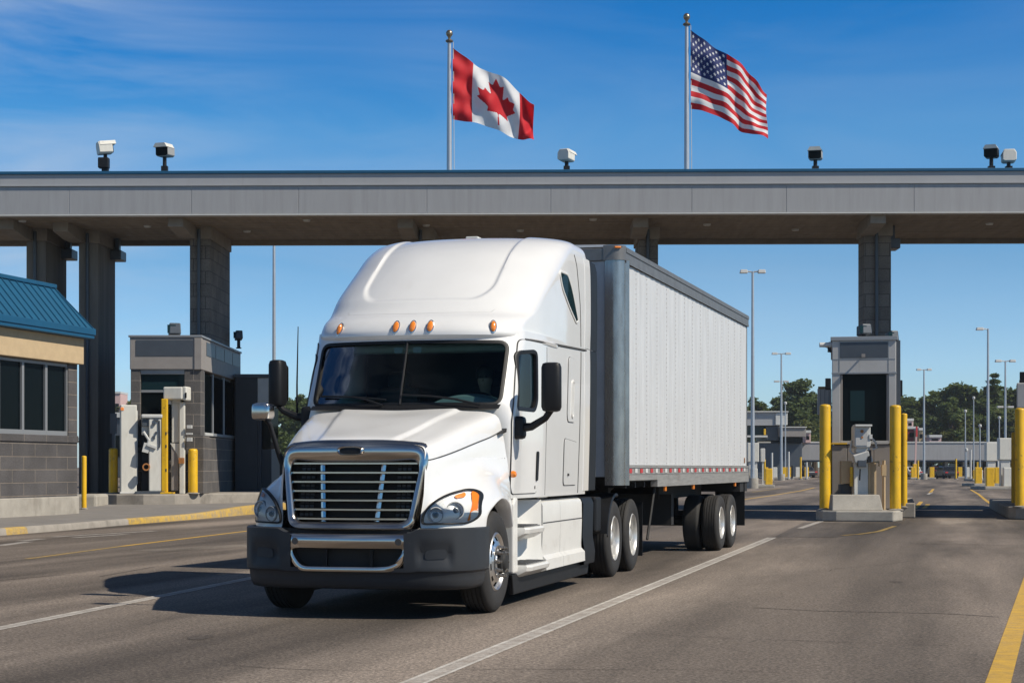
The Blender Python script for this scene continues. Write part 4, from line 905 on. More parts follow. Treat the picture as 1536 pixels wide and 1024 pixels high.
def car(px, py, label, col, rz=0, k=1.0):
    p = at(px, py); t = thing('parked_car', label, 'car', (p.x, p.y, 0), rz, 'cars waiting at the far canopy')
    m = mat('car_paint', col, .3, coat=.6)
    prof = [(-2.2,.35),(-2.25,.75),(-2.1,.9),(-1.6,1.0),(-1.1,1.5),(.6,1.52),(1.3,1.0),(2.1,.85),(2.2,.6),(2.15,.35)]
    b = MB(); b.prism([(y, z) for y, z in prof], -.88, .88, 'yz'); b.build('body', m, t, smooth=0, bevel=.1)
    b = MB(); b.prism([(-1.52,1.04),(-1.08,1.44),(.55,1.46),(1.2,1.04)], -.895, .895, 'yz'); b.cbox((0,-1.38,1.24),(1.4,.06,.5),(R(-42),0,0)); b.build('window', M['carglass'], t, smooth=0)
    for x in (-.8, .8):
        for y in (-1.4, 1.4):
            b = MB(); b.lathe([(.0,-.11),(.2,-.11),(.32,-.1),(.34,0),(.32,.1),(.2,.11),(.0,.11)], (x,y,.34), 'x', 16); b.build('wheel', M['rubber'], t)
        b = MB(); b.cbox((x*.85,-2.24,.78),(.34,.05,.16)); b.build('tail_light', M['red'], t, smooth=0)
    return t
car(1420, 717.5, 'dark sedan waiting in the middle of the far lane', (.02,.022,.03), .05)
car(1441, 716.5, 'black car right of the dark sedan at the far canopy', (.012,.012,.014), -.1)
car(1405, 716, 'dark red car left of the dark sedan at the far canopy', (.09,.015,.02), .1)
car(1366, 716.5, 'white car half hidden behind the narrow booth’s bollard', (.5,.5,.5), .1)
car(1140, 716, 'dark car under the far canopy just right of the trailer', (.03,.03,.04), .4)
car(1158, 715.6, 'grey car under the far canopy left of the thin mast', (.2,.2,.21), .4)
car(1188, 715.6, 'maroon car under the far canopy left of the narrow booth', (.12,.03,.03), .4)

car(1392, 715.6, 'grey car beside the raised barrier arm, far down the lane', (.25,.25,.26), .1)
car(1430, 715.2, 'silver car behind the dark sedan at the far canopy', (.4,.41,.42), .0)
car(1463, 715.8, 'dark blue car under the far canopy beside the short stub mast', (.02,.035,.09), -.1)
car(1494, 716.4, 'black car at the foot of the rightmost masts', (.015,.015,.017), -.1)
car(1204, 716.2, 'dark car just left of the narrow booth’s left bollard, far off', (.03,.03,.035), .4)
car(1172, 715.9, 'white car at the foot of the two-level lamp post', (.55,.55,.54), .4)
def guide_post(px, py, h, label, m, wpx=3):
    p = at(px, py); r = wpx / 2 / F * p.y; t = thing('lane_post', label, 'post', (p.x, p.y, 0), 0, 'slim posts on the far lanes')
    b = MB(); b.tube([(0,0,0),(0,0,h)], r, 8); b.build('post', m, t); b = MB(); b.lathe([(.0,0),(r*2,0),(r*2,.12),(.0,.12)], n=10); b.build('base', M['concrete'], t)
for px, py, h, lab, k in ((1147,722,2.2,'slim yellow post right of the trailer’s rear island','yellow'),(1158,720,3.0,'slim pale post behind the trailer’s rear island','ltgrey'),(1183,719,3.2,'slim pale post in front of the far office','ltgrey'),(1188,718.5,1.6,'slim dark post in front of the far office','black'),(1201,718.8,2.6,'slim yellow post in front of the far office corner','yellow'),(1210,719,2.0,'slim pale post left of the narrow booth’s left bollard','ltgrey'),
    (1377,719,2.2,'slim yellow post beside the raised barrier arm','yellow'),(1434,718.5,2.4,'slim yellow post beside the far dark car','yellow'),(1456,719,3.4,'slim pale post left of the far pale guards','ltgrey'),(1466,720,2.0,'slim yellow post left of the tallest single-arm lamp post','yellow'),(1497,722,3.2,'slim pale post right of the tallest single-arm lamp post','ltgrey'),(1519,724,2.0,'slim yellow post at the foot of the rightmost lamp post','yellow')):
    guide_post(px, py, h, lab, M[k])
# ---------------------------------------------------------------- trees
def leafmat(name, col, col2):
    m = mat(name, col, .7, var=.5, vscale=.45, var2=col2, spec=.25); N = m.node_tree.nodes; L = m.node_tree.links; P = N['Principled BSDF']; out = N['Material Output']
    tr = N.new('ShaderNodeBsdfTranslucent'); tr.inputs['Color'].default_value = (col[0]*1.3, col[1]*1.3, col[2], 1)
    mx = N.new('ShaderNodeMixShader'); mx.inputs[0].default_value = .34; L.new(P.outputs[0], mx.inputs[1]); L.new(tr.outputs[0], mx.inputs[2]); L.new(mx.outputs[0], out.inputs['Surface']); return m
LM = [leafmat('dark_foliage', (.105,.140,.048), (.048,.074,.027)), leafmat('mid_foliage', (.118,.150,.050), (.058,.086,.032)), leafmat('olive_foliage', (.15,.165,.055), (.085,.105,.036))]
def make_tree(kind, h, seed, m, label):
    rnd = random.Random(seed); t = thing('tree' if kind != 'con' else 'conifer_tree', label, 'tree')
    tb_ = MB(); cb = MB(); tr = h * .022
    tb_.tube([(0,0,-.3),(.1,0,h*.3),(-.05,.1,h*.62),(0,0,h*.92)], [tr*1.5, tr, tr*.6, tr*.15], 8)
    def leafq(c, s):
        n = Vector((rnd.gauss(0,1), rnd.gauss(0,1), rnd.gauss(0,1) + .5)).normalized(); a = n.orthogonal().normalized(); a.rotate(Matrix.Rotation(rnd.uniform(0, 6.28), 3, n)); b_ = n.cross(a)
        s1 = s * rnd.uniform(.6, 1.3); s2 = s * rnd.uniform(.4, .8)
        cb.add([c - a*s1, c - b_*s2, c + a*s1, c + b_*s2], [(0,1,2,3)])
    if kind == 'con':
        lv = 17
        for i in range(lv):
            f = i / (lv - 1); z = h * (.10 + .88 * f); rad = h * .24 * (1 - f) ** .75 * rnd.uniform(.75, 1.15) + .15
            for k in range(int(13 - 6 * f)):
                q = rnd.uniform(0, 6.28); L_ = rad * rnd.uniform(.6, 1.15); e = Vector((math.cos(q)*L_, math.sin(q)*L_, z - L_*.28))
                tb_.tube([(0,0,z), tuple(e)], [.05,.015], 4, cap=False)
                for _ in range(int(16 + 22 * L_ / 3)):
                    u = rnd.uniform(.15, 1) ** .8; c = Vector((0,0,z)).lerp(e, u) + Vector((rnd.gauss(0,.22), rnd.gauss(0,.22), rnd.gauss(0,.18))) * (.5 + L_*.3); leafq(c, .40)
    else:
        bl = []
        nb = 15 if kind == 'round' else 13
        for i in range(nb):
            f = rnd.uniform(.0, 1); q = rnd.uniform(0, 6.28); rr = h * (.27 if kind == 'round' else .17) * math.sqrt(rnd.uniform(.05, 1)) * (1.05 - .75 * f)
            bl.append((Vector((math.cos(q)*rr, math.sin(q)*rr, h * (.30 + .60 * f))), h * rnd.uniform(.085, .15) * (1.1 - .35 * f)))
        bl.append((Vector((0,0,h*.9)), h*.09))
        for c, r in bl:
            z0 = max(h*.22, c.z - h*.22); tb_.tube([(0,0,z0), tuple(c*.6 + Vector((0,0,z0*.4))), tuple(c)], [tr*.45, tr*.3, tr*.1], 5, cap=False)
            sub = [c + Vector((rnd.gauss(0,1), rnd.gauss(0,1), rnd.gauss(0,.7))).normalized() * r * rnd.uniform(.5, 1.0) for _ in range(7)]
            for s_ in sub:
                for _ in range(46):
                    d = Vector((rnd.gauss(0,1), rnd.gauss(0,1), rnd.gauss(0,.85))).normalized() * r * .52 * rnd.uniform(.25, 1.12); leafq(s_ + d, h * .021)
    tb_.build('trunk', M['bark'], t); cb.build('crown', m, t, smooth=0, merge=False, fix=False)
    return t
protos = []
for i, (k, h, m_) in enumerate((('round', 14, 1), ('tall', 17, 0), ('con', 17, 0), ('round', 11, 2), ('tall', 15, 1), ('round', 13, 0))):
    protos.append((k, h, make_tree(k, h, 11 + i, LM[m_], 'tree')))
used = set()
def tree(kind_i, px, pytop, Y, label, group='trees behind the far canopy', wide=1.0):
    k, h, pr = protos[kind_i]; zt_ = HC - (pytop - HY) / F * Y; s = zt_ / h; loc = (wx(px, Y), Y, 0); rz = random.uniform(0, 6.28)
    if kind_i not in used:
        used.add(kind_i); o = pr; o.location = loc; o.rotation_euler = (0,0,rz); o.scale = (s*wide, s*wide, s); o['label'] = label
    else: o = dup(pr, loc, rz, label, (s*wide, s*wide, s))
    o['group'] = group
KN_ = {0:'round-crowned green tree', 1:'dark tall tree', 2:'pointed conifer', 3:'low olive-green tree', 4:'tall mid-green tree', 5:'dark round-crowned tree'}
tl = [(5,1131,596,285,'just right of the lamp post by the trailer'),(3,1122,612,270,'peeping out behind the trailer rear edge'),(0,1153,612,290,'above the two-tier far office'),(1,1196,566,275,'tallest tree left of the narrow booth'),(4,1183,598,285,'left side of the tallest tree by the narrow booth'),(5,1213,590,282,'between the tallest tree and the white ribbed board'),(0,1168,606,295,'behind the distant two-level lamp post'),(3,1205,628,262,'in front of the tallest tree by the narrow booth'),
      (0,1352,598,280,'just right of the narrow booth'),(5,1367,609,290,'right of the shaded bollard by the narrow booth'),(1,1392,606,300,'behind the twin-head lamp post'),(0,1412,580,280,'left half of the big tree pair over the far lane'),(4,1444,570,278,'right half of the big tree pair over the far lane'),(5,1428,596,265,'below the big tree pair over the far lane'),(1,1466,590,290,'left of the tallest single-arm lamp post'),(2,1492,560,275,'right of the tallest single-arm lamp post'),(5,1478,600,270,'behind the tallest single-arm lamp post'),(0,1512,588,285,'behind the rightmost lamp post'),(4,1530,577,280,'at the right edge of the photo'),(3,1421,645,262,'lowest and palest, above the far canopy roof'),(5,1398,630,268,'in front of the twin-head lamp post tree'),(3,1455,628,262,'in front of the thin masts'),(5,1503,618,262,'between the conifer and the rightmost lamp post'),(1,1548,570,290,'half cut off by the right edge'),(0,1437,612,272,'centre of the big tree pair over the far lane'),(5,1378,628,275,'above the dark red shed'),(0,1141,606,300,'left of the thin mast beside the two-tier office'),(5,1176,588,300,'between the two-level lamp post and the tallest tree'),(4,1222,585,300,'behind the white ribbed board'),(0,1356,590,300,'against the narrow booth’s right edge'),(4,1383,598,310,'just left of the twin-head lamp post'),(5,1452,585,300,'right shoulder of the big tree pair over the far lane'),(0,1502,580,305,'between the two rightmost lamp posts'),(3,1520,610,262,'lowest one at the right edge of the photo')]
for i, px, py, Y, lab in tl: tree(i, px, py, Y, KN_[i] + ' ' + lab, wide=1.45 if i in (0,3,5) else 1.3 if i != 2 else 1.5)
tl2 = [(3,168,606,330,'in the gap left of the booth'),(0,182,598,335,'in the gap beside the left booth'),(5,192,612,300,'right side of the gap by the left booth'),(3,176,628,300,'lowest, in the gap by the left booth'),(0,152,600,330,'half hidden by the left pier'),(5,378,585,180,'behind the small rear booth roof'),(5,452,592,240,'between the black mirror and the windshield'),(0,440,596,250,'behind the black truck mirror'),(0,470,596,245,'against the windshield’s left edge'),(5,428,600,250,'left of the black truck mirror'),(5,458,616,225,'below the tree by the windshield')]
for i, px, py, Y, lab in tl2: tree(i, px, py, Y, KN_[i] + ' ' + lab, group='trees beyond the left booths', wide=1.3)
# the wood carries on behind the truck and past both edges of the picture
rw = random.Random(3); b = MB()
for xa, xb in ((-30, 38), (92, 170), (-150, -92)):
    x = xa
    while x < xb:
        h = rw.uniform(9, 15); cx0, cy0 = x, rw.uniform(292, 318)
        for _ in range(7):
            f = rw.uniform(.15, 1); bcx = cx0 + rw.gauss(0, 2.6 * (1.15 - f)); bcy = cy0 + rw.gauss(0, 1.5); bz = h * f; br_ = rw.uniform(1.2, 2.2) * (1.15 - .4 * f)
            for _ in range(110):
                d = V_ = Vector((rw.gauss(0,1), rw.gauss(0,1), rw.gauss(0,.9))).normalized() * br_ * rw.uniform(.5, 1.1); c = Vector((bcx, bcy, max(.3, bz))) + d
                n = Vector((rw.gauss(0,1), rw.gauss(0,1), rw.gauss(0,1)+.5)).normalized(); a = n.orthogonal().normalized() * rw.uniform(.25, .5); e2 = n.cross(a) * .6
                b.add([c - a, c - e2, c + a, c + e2], [(0,1,2,3)])
        x += rw.uniform(3.0, 5.0)
struct(b.build('distant_wood', LM[1], smooth=0, merge=False, fix=False), 'stuff')
# ================================================================ the tractor
PHI = math.atan2(672, F)
TO = Vector((-1.646, 16.226, 0))
tk = thing('truck', 'white highway tractor with sleeper cab, chrome grille and dark grey bumper pulling the trailer', 'truck', TO, -PHI)

def rpoly(pts, r=.05, n=5):
    out = []; m = len(pts); rs = r if isinstance(r, (list, tuple)) else [r] * m
    for i in range(m):
        a, b_, c = Vector(pts[i-1]), Vector(pts[i]), Vector(pts[(i+1) % m])
        d0 = (a - b_); d1 = (c - b_); k = min(rs[i], d0.length*.49, d1.length*.49)
        p0 = b_ + d0.normalized()*k; p1 = b_ + d1.normalized()*k
        for j in range(n + 1):
            t = j / n; out.append(tuple(p0*(1-t)**2 + b_*2*t*(1-t) + p1*t*t))
    return out
def dens(poly, step=.05):
    out = []; m = len(poly)
    for i in range(m):
        a, b_ = Vector(poly[i]), Vector(poly[(i+1) % m]); k = max(1, int((b_-a).length / step))
        for j in range(k): out.append(tuple(a.lerp(b_, j / k)))
    return out

class Surf:
    """a cab shell: horizontal rings whose front is a rounded curve and whose sides run back to y = rear"""
    def __init__(s, zs_, yf, w, D, n, b, rear): s.z, s.yf_, s.w_, s.D_, s.n_, s.b_, s.rear_ = zs_, yf, w, D, n, b, rear
    def par(s, z): return [crx(s.z, q, z) for q in (s.yf_, s.w_, s.D_, s.n_, s.b_)]
    def rear(s, z): return interp(s.z, s.rear_, z) if isinstance(s.rear_, list) else s.rear_
    wr = None          # half widths the shell reaches at its rear
    def fl(s, y, z=None):
        k = .955 + .045 * sstep(2.45, 3.35, y)
        if s.wr and z is not None: k *= lerp(1, crx(s.z, s.wr, z) / crx(s.z, s.w_, z), sstep(2.45, 4.6, y))
        return k
    def front(s, x, z):
        yf, w, D, n, b = s.par(z); k = min(abs(x) / .955 / w, .9999)
        return yf + b*k*k + D*(1 - (1 - k**n) ** (1/n))
    def side(s, y, z):
        yf, w, D, n, b = s.par(z)
        if y >= yf + D + b: return w * s.fl(y, z)
        lo, hi = 0, w
        for _ in range(30):
            m = (lo + hi) / 2; k = m / w
            if yf + b*k*k + D*(1 - (1 - min(k,1)**n) ** (1/n)) < y: lo = m
            else: hi = m
        return lo * s.fl(y, z)
    def ring(s, z, nf=30, ns=24, inset=0):
        yf, w, D, n, b = s.par(z); w -= inset; yf += inset; pts = []; rear = s.rear(z) - inset
        ys = yf + D + b
        L_ = []
        for i in range(ns, 0, -1):
            y = lerp(ys, rear, i / ns); L_.append((-w * s.fl(y, z), y, z))
        for i in range(nf * 2 + 1):
            t = -math.pi/2 + math.pi * i / (2*nf); sx = abs(math.sin(t)) ** (2/n); x = math.copysign(w*sx, t)
            y = yf + b*sx*sx + D*(1 - abs(math.cos(t)) ** (2/n)); L_.append((x*s.fl(y, z), y, z))
        for i in range(1, ns + 1):
            y = lerp(ys, rear, i / ns); L_.append((w * s.fl(y, z), y, z))
        return L_
    def solid(s, zlist, inset=0, **k):
        b = MB(); P = [s.ring(z, inset=inset, **k) for z in zlist]; b.grid(P, closed=True)
        n = len(P[0]); h = len(P)
        b.f.append(tuple(range(n))[::-1]); b.f.append(tuple(range((h-1)*n, h*n))); b.m += [0, 0]
        return b

cab = Surf([1.12, 1.94, 2.05, 2.10, 2.45, 2.84, 2.92], [2.02, 2.02, 1.94, 1.90, 2.04, 2.20, 2.22], [1.19, 1.21, 1.21, 1.21, 1.215, 1.215, 1.21],
           [.12, .12, .2, .24, .28, .30, .30], [3, 3, 2.7, 2.6, 2.6, 2.6, 2.6], [.03, .03, .09, .12, .14, .15, .15], 5.55)
roof = Surf([2.80, 2.85, 2.94, 3.03, 3.11, 3.30, 3.50, 3.70, 3.88, 4.01, 4.10, 4.155, 4.18],
            [2.17, 2.13, 2.17, 2.27, 2.42, 2.62, 2.88, 3.17, 3.45, 3.74, 4.04, 4.36, 4.76],
            [1.165, 1.18, 1.185, 1.185, 1.185, 1.185, 1.175, 1.155, 1.125, 1.075, .985, .83, .50],
            [.33, .35, .38, .42, .5, .62, .72, .82, .88, .88, .82, .7, .3], [2.6]*6 + [2.5]*7, [.15]*13, [5.55]*9 + [5.55, 5.54, 5.52, 5.5])
roof.wr = [1.20, 1.212, 1.215, 1.217, 1.22, 1.222, 1.222, 1.22, 1.215, 1.20, 1.17, 1.09, .95]

def patch(name, m, par, outline, f, off=0, rings=7, axis='x', sgn=1, thick=0, smooth=60):
    """outline in (y,z) for axis x, (x,z) for axis y; f gives the surface; off lifts it outwards"""
    ol = dens(outline, .04); cxm = sum(p[0] for p in ol)/len(ol); czm = sum(p[1] for p in ol)/len(ol); b = MB(); P = []
    def mp(a, c, o):
        if axis == 'x': return (sgn * (f(a, c) + o), a, c)
        return (a, f(a, c) - o, c)
    if thick: P.append([mp(p[0], p[1], off - thick) for p in ol])
    for k in range(rings, 0, -1):
        t = k / rings; P.append([mp(lerp(cxm, p[0], t), lerp(czm, p[1], t), off) for p in ol])
    P.append([mp(cxm, czm, off) for p in ol]); b.grid(P, closed=True)
    return b.build(name, m, par, smooth=smooth)
def frame(name, m, par, outline, f, wd=.04, off=.006, depth=.02, axis='x', sgn=1, inner=0.0):
    """a raised gasket running along an outline on a surface"""
    ol = dens(outline, .04); n = len(ol); b = MB(); rows = []
    cxm = sum(p[0] for p in ol)/n; czm = sum(p[1] for p in ol)/n
    nr = []
    for i in range(n):
        t = Vector((ol[(i+1) % n][0]-ol[i-1][0], ol[(i+1) % n][1]-ol[i-1][1])).normalized(); q = Vector((t.y, -t.x))
        if q.dot(Vector((ol[i][0]-cxm, ol[i][1]-czm))) < 0: q = -q
        nr.append(q)
    def mp(a, c, o): return (sgn*(f(a, c) + o), a, c) if axis == 'x' else (a, f(a, c) - o, c)
    for (d, o) in ((-inner, -depth), (-inner, off*.6), (wd*.2, off), (wd*.8, off), (wd, off*.5), (wd, -depth)):
        rows.append([mp(p[0] + q.x*d, p[1] + q.y*d, o) for p, q in zip(ol, nr)])
    b.grid(rows, closed=True)
    return b.build(name, m, par, smooth=50)
def seam(name, par, pts2, f, axis='x', sgn=1, r=.006, m=None, off=.0):
    pts = [Vector(p) for p in pts2]; P = []
    for i in range(len(pts) - 1):
        k = max(1, int((pts[i+1]-pts[i]).length / .05))
        for j in range(k): P.append(pts[i].lerp(pts[i+1], j / k))
    P.append(pts[-1]); b = MB()
    b.tube([(sgn*(f(p.x, p.y)+off), p.x, p.y) if axis == 'x' else (p.x, f(p.x, p.y)-off, p.y) for p in P], r, 6)
    return b.build(name, m or M['seam'], par)

def boolean(o, cutters):
    for c in cutters:
        md = o.modifiers.new('cut', 'BOOLEAN'); md.operation = 'DIFFERENCE'; md.object = c; md.solver = 'EXACT'
    dg = bpy.context.evaluated_depsgraph_get(); dg.update()
    me = bpy.data.meshes.new_from_object(o.evaluated_get(dg)); o.modifiers.clear(); o.data = me
    me.polygons.foreach_set('use_smooth', [True]*len(me.polygons)); me.set_sharp_from_angle(angle=R(32))
    for c in cutters: bpy.data.objects.remove(c)

# --- cab shell with real window openings
M['softseam'] = mat('paint_seam', (.34,.335,.32), .6)
zl = [1.12 + (2.06 - 1.12) * i / 12 for i in range(13)] + [2.06 + (2.90 - 2.06) * i / 22 for i in range(1, 23)]
cb_o = cab.solid(zl).build('cab_shell', M['white'], tk, smooth=32)
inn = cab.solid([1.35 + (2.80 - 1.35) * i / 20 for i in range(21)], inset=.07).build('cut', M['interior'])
WS = rpoly([(-1.03, 2.105), (1.03, 2.105), (1.035, 2.765), (-1.035, 2.765)], .09)
DW = rpoly([(2.30, 2.06), (2.95, 2.06), (3.03, 2.16), (3.00, 2.68), (2.90, 2.70), (2.42, 2.66)], [.05,.06,.06,.06,.05,.08])
c1 = MB(); c1.prism(WS, 1.0, 2.9, 'xz'); c1 = c1.build('cut', M['interior'], smooth=0)
c2 = MB(); c2.prism(DW, -1.6, 1.6, 'yz'); c2 = c2.build('cut', M['interior'], smooth=0)
for c in (inn, c1, c2): c.parent = tk
boolean(cb_o, [inn, c1, c2])
g_ = patch('windshield', M['wglass'], tk, WS, cab.front, -.02, axis='y', smooth=180)
frame('gasket', M['black'], g_, WS, cab.front, .020, .006, .03, 'y', inner=.014)
b = MB(); b.tube([(0.0, cab.front(0, z) - .004, z) for z in (2.10, 2.3, 2.5, 2.77)], .014, 8); b.build('divider', M['black'], g_)
for x0, x1, xt in ((-.93, -.15, -.30), (.02, .62, .74)):   # wipers
    b = MB(); pv = Vector((xt + (.12 if xt < 0 else .12), cab.front(xt, 2.11) - .05, 2.09))
    mid = Vector(((x0+x1)/2, cab.front((x0+x1)/2, 2.17) - .035, 2.185))
    b.tube([pv, lerp(pv, mid, .5) + Vector((0,-.02,.015)), mid], [.014,.011,.008], 6)
    b.tube([(x0, cab.front(x0, 2.20) - .02, 2.20), tuple(mid), (x1, cab.front(x1, 2.15) - .02, 2.15)], .011, 6); b.build('wiper', M['black'], tk)
# black cowl at the foot of the windshield
b = MB(); P = []
for i in range(31):
    x = -1.04 + 2.08 * i / 30; P.append([(x, cab.front(x, 2.09) + .0, 2.10), (x, cab.front(x, 2.07) - .05, 2.075), (x, cab.front(x, 2.05) - .10, 2.05)])
b.grid(P); b.build('cowl', M['black'], tk)
for sg in (1, -1):
    DO = rpoly([(2.13, 1.17), (3.06, 1.17), (3.13, 1.6), (3.22, 2.2), (3.24, 2.80), (2.50, 2.80), (2.20, 2.1), (2.13, 1.95)], .06)
    # door: skin around its window
    ol = dens(DO, .04); b = MB(); P = []; n = len(ol)
    cw = (sum(p[0] for p in DW)/len(DW), sum(p[1] for p in DW)/len(DW))
    def hit(poly, ang):
        best = 0; d = (math.cos(ang), math.sin(ang))
        for i in range(len(poly)):
            a_, b_ = poly[i-1], poly[i]; ex, ey = b_[0]-a_[0], b_[1]-a_[1]; den = d[0]*ey - d[1]*ex
            if abs(den) < 1e-9: continue
            t = ((a_[0]-cw[0])*ey - (a_[1]-cw[1])*ex) / den; u = ((a_[0]-cw[0])*d[1] - (a_[1]-cw[1])*d[0]) / den
            if t > 0 and -1e-6 <= u <= 1+1e-6: best = max(best, t)
        return (cw[0]+d[0]*best, cw[1]+d[1]*best)
    NA = 160
    for k in (-1, 0, 1, 2, 3, 4, 5, 6, 7, 8):
        row = []
        for a_ in range(NA):
            an = 2*math.pi*a_/NA; pi_, po = hit(DW, an), hit(DO, an)
            t = 0 if k < 0 else k/7 if k < 8 else 1
            y, z = lerp(pi_[0], po[0], t), lerp(pi_[1], po[1], t); o_ = .010 if 0 <= k < 8 else -.01
            row.append((sg*(cab.side(y, z) + o_), y, z))
        P.append(row)
    b.grid(P, closed=True); d_ = b.build('door', M['white'], tk, smooth=40)
    fr_o = [(y, z) for y, z in DO]
    b = MB(); b.tube([(sg*(cab.side(y, z)+.001), y, z) for y, z in dens(DO, .03)] + [(sg*(cab.side(*DO[0])+.001), *DO[0])], .0085, 6); b.build('door_gap', M['seam'], d_)
    wg = patch('door_window', M['sglass'], d_, DW, cab.side, -.02, sgn=sg, smooth=180)
    frame('gasket', M['black'], wg, DW, cab.side, .020, .014, .03, sgn=sg, inner=.025)
    HO = rpoly([(3.0, 1.30), (3.06, 1.30), (3.08, 1.62), (3.01, 1.62)], .03)
    patch('handle', M['black'], d_, HO, cab.side, .024, sgn=sg, thick=.02, rings=2)
    b = MB(); b.lathe([(.0,.012),(.02,.012),(.022,0)], (sg*(cab.side(2.99,1.23)), 2.99, 1.23), 'x', 12); b.build('keyhole', M['seam'], d_)
    # sleeper panels, lockers
    tall = rpoly([(4.45,1.98),(4.86,1.98),(4.90,2.72),(4.50,2.74)], .09)
    lp = patch('locker_panel', M['white'], tk, tall, cab.side, .013, sgn=sg, thick=.02, rings=5)
    seam('gap', lp, tall + [tall[0]], cab.side, sgn=sg, r=.007)
    low = rpoly([(4.30,1.24),(5.0,1.24),(5.02,1.74),(4.32,1.78)], .07)
    lp = patch('luggage_door', M['white'], tk, low, cab.side, .013, sgn=sg, thick=.02, rings=5)
    seam('gap', lp, low + [low[0]], cab.side, sgn=sg, r=.009)
    b = MB(); b.lathe([(.0,.02),(.016,.02),(.018,0)], (sg*(cab.side(4.5,1.36)+.012), 4.5, 1.36), 'x', 10); b.build('lock', M['seam'], lp)
    fr = frame('vent_frame', M['white_low'], tk, rpoly([(4.66,2.05),(4.71,2.05),(4.73,2.45),(4.68,2.45)], .025), cab.side, .03, .026, .01, sgn=sg)
    seam('side_seam', tk, [(3.42, 1.14), (3.42, 2.78)], cab.side, sgn=sg, r=.004)
    seam('side_seam', tk, [(5.12, 1.14), (5.2, 2.84)], cab.side, sgn=sg, r=.008)
    # side extender behind the sleeper: white leading part, dark trailing edge
    for z0, z1 in ((1.16, 2.894), (2.90, 4.0)):
        S = cab if z1 < 2.896 else roof
        def xe(y, z): return (S.side(min(y, 5.4), z))
        b = MB(); P = []
        for i in range(13):
            z = lerp(z0, z1, i/12); P.append([(sg*(xe(5.4,z) - .05), 5.40, z), (sg*(xe(5.4,z)+.006), 5.42, z), (sg*(xe(5.4,z)+.006), 5.72, z), (sg*(xe(5.4,z)-.05), 5.74, z)])
        b.grid(P); e_ = b.build('side_extender', M['white'], tk)
        b = MB(); P = []
        for i in range(13):
            z = lerp(z0, z1, i/12); yy = 6.16 if z < 3.9 else 6.16 - .06*((z-3.9)/.1)
            P.append([(sg*(xe(5.4,z)-.05), 5.70, z), (sg*(xe(5.4,z)-.004), 5.72, z), (sg*(xe(5.4,z)+.0), yy, z), (sg*(xe(5.4,z)-.05), yy, z)])
        b.grid(P); b.build('rubber_edge', M['black'], e_)
b = MB(); b.box(-1.0, 1.0, 5.5, 5.56, 1.2, 3.9); b.build('sleeper_back', M['white_low'], tk, smooth=0)

# --- roof fairing
def sdrr(x, z):            # signed distance to the recessed panel on the front of the roof
    qx, qz = abs(x) - .74 + .22, abs(z - 4.12) - .86 + .22
    return math.hypot(max(qx,0), max(qz,0)) + min(max(qx,qz),0) - .22
zr = [2.80, 2.815, 2.84, 2.87, 2.90, 2.94, 2.97, 3.0, 3.03, 3.055, 3.08, 3.11, 3.15] + [3.15 + (4.02-3.15)*i/60 for i in range(1, 61)] + [4.04, 4.06, 4.08, 4.10, 4.115, 4.13, 4.145, 4.155, 4.165, 4.175, 4.18]
P = []
for z in zr:
    row = []
    for (x, y, zz_) in roof.ring(z, nf=80, ns=26):
        if z > 3.2 and abs(x) < 1.0 and y < 5:
            zk = z - .0
            d = sdrr(x, zk); k = sstep(.022, -.022, d)
            y += .046 * k; zz_ -= .012 * k * sstep(3.4, 4.0, z)
        # raised cheek over the door and along the eaves
        row.append((x, y, zz_))
    P.append(row)
b = MB(); b.grid(P, closed=True); nR = len(P[0]); b.f.append(tuple(range(nR))[::-1]); b.m.append(0)
top = [(p[0]*.2, lerp(5.0, p[1], .2), 4.188) for p in P[-1]]; b.grid([P[-1], top], closed=True); b.f.append(tuple(range(len(b.v)-nR, len(b.v)))); b.m.append(0)
rf_ = b.build('roof_fairing', M['white'], tk, smooth=40)
seam('front_seam', rf_, [(-.86, 3.33), (-.86, 3.18), (-.80, 3.10), (0, 3.085), (.80, 3.10), (.86, 3.18), (.90, 3.38)], roof.front, 'y', r=.0028, m=M['softseam'], off=-.0008)
for sg in (1, -1):
    seam('eave_line', rf_, [(2.62, 2.805), (2.8, 2.81), (5.5, 2.875)], cab.side, sgn=sg, r=.014)
    seam('side_seam', rf_, [(5.2, 2.9), (5.12, 3.4), (4.95, 3.86), (4.86, 3.97)], roof.side, sgn=sg, r=.007)
    TD = rpoly([(4.14,3.66),(4.40,3.68),(4.62,3.58),(4.98,3.20),(4.90,3.19),(4.5,3.40),(4.22,3.55)], .06)
    TD = rpoly([(4.08,3.68),(4.44,3.68),(4.66,3.54),(4.99,3.20),(4.90,3.18),(4.50,3.34),(4.18,3.52)], [.05,.06,.15,.02,.04,.25,.2])
    wd = patch('side_window', M['dglass2'], rf_, TD, roof.side, .006, sgn=sg, thick=.02, rings=5, smooth=60)
    frame('gasket', M['white_low'], wd, TD, roof.side, .03, .012, .01, sgn=sg)
    # moulded lip above the door
    b = MB(); P = []
    for i in range(25):
        y = 2.52 + i * .06; x = roof.side(y, 2.84); k = math.sin(math.pi * min(1, i/24)) ** .5
        P.append([(sg*(x-.02), y, 2.80), (sg*(x+.012+.02*k), y, 2.80), (sg*(x+.016+.025*k), y, 2.83), (sg*(x+.004), y, 2.875), (sg*(x-.03), y, 2.90)])
    b.grid(P); b.build('door_lip', M['white'], rf_)
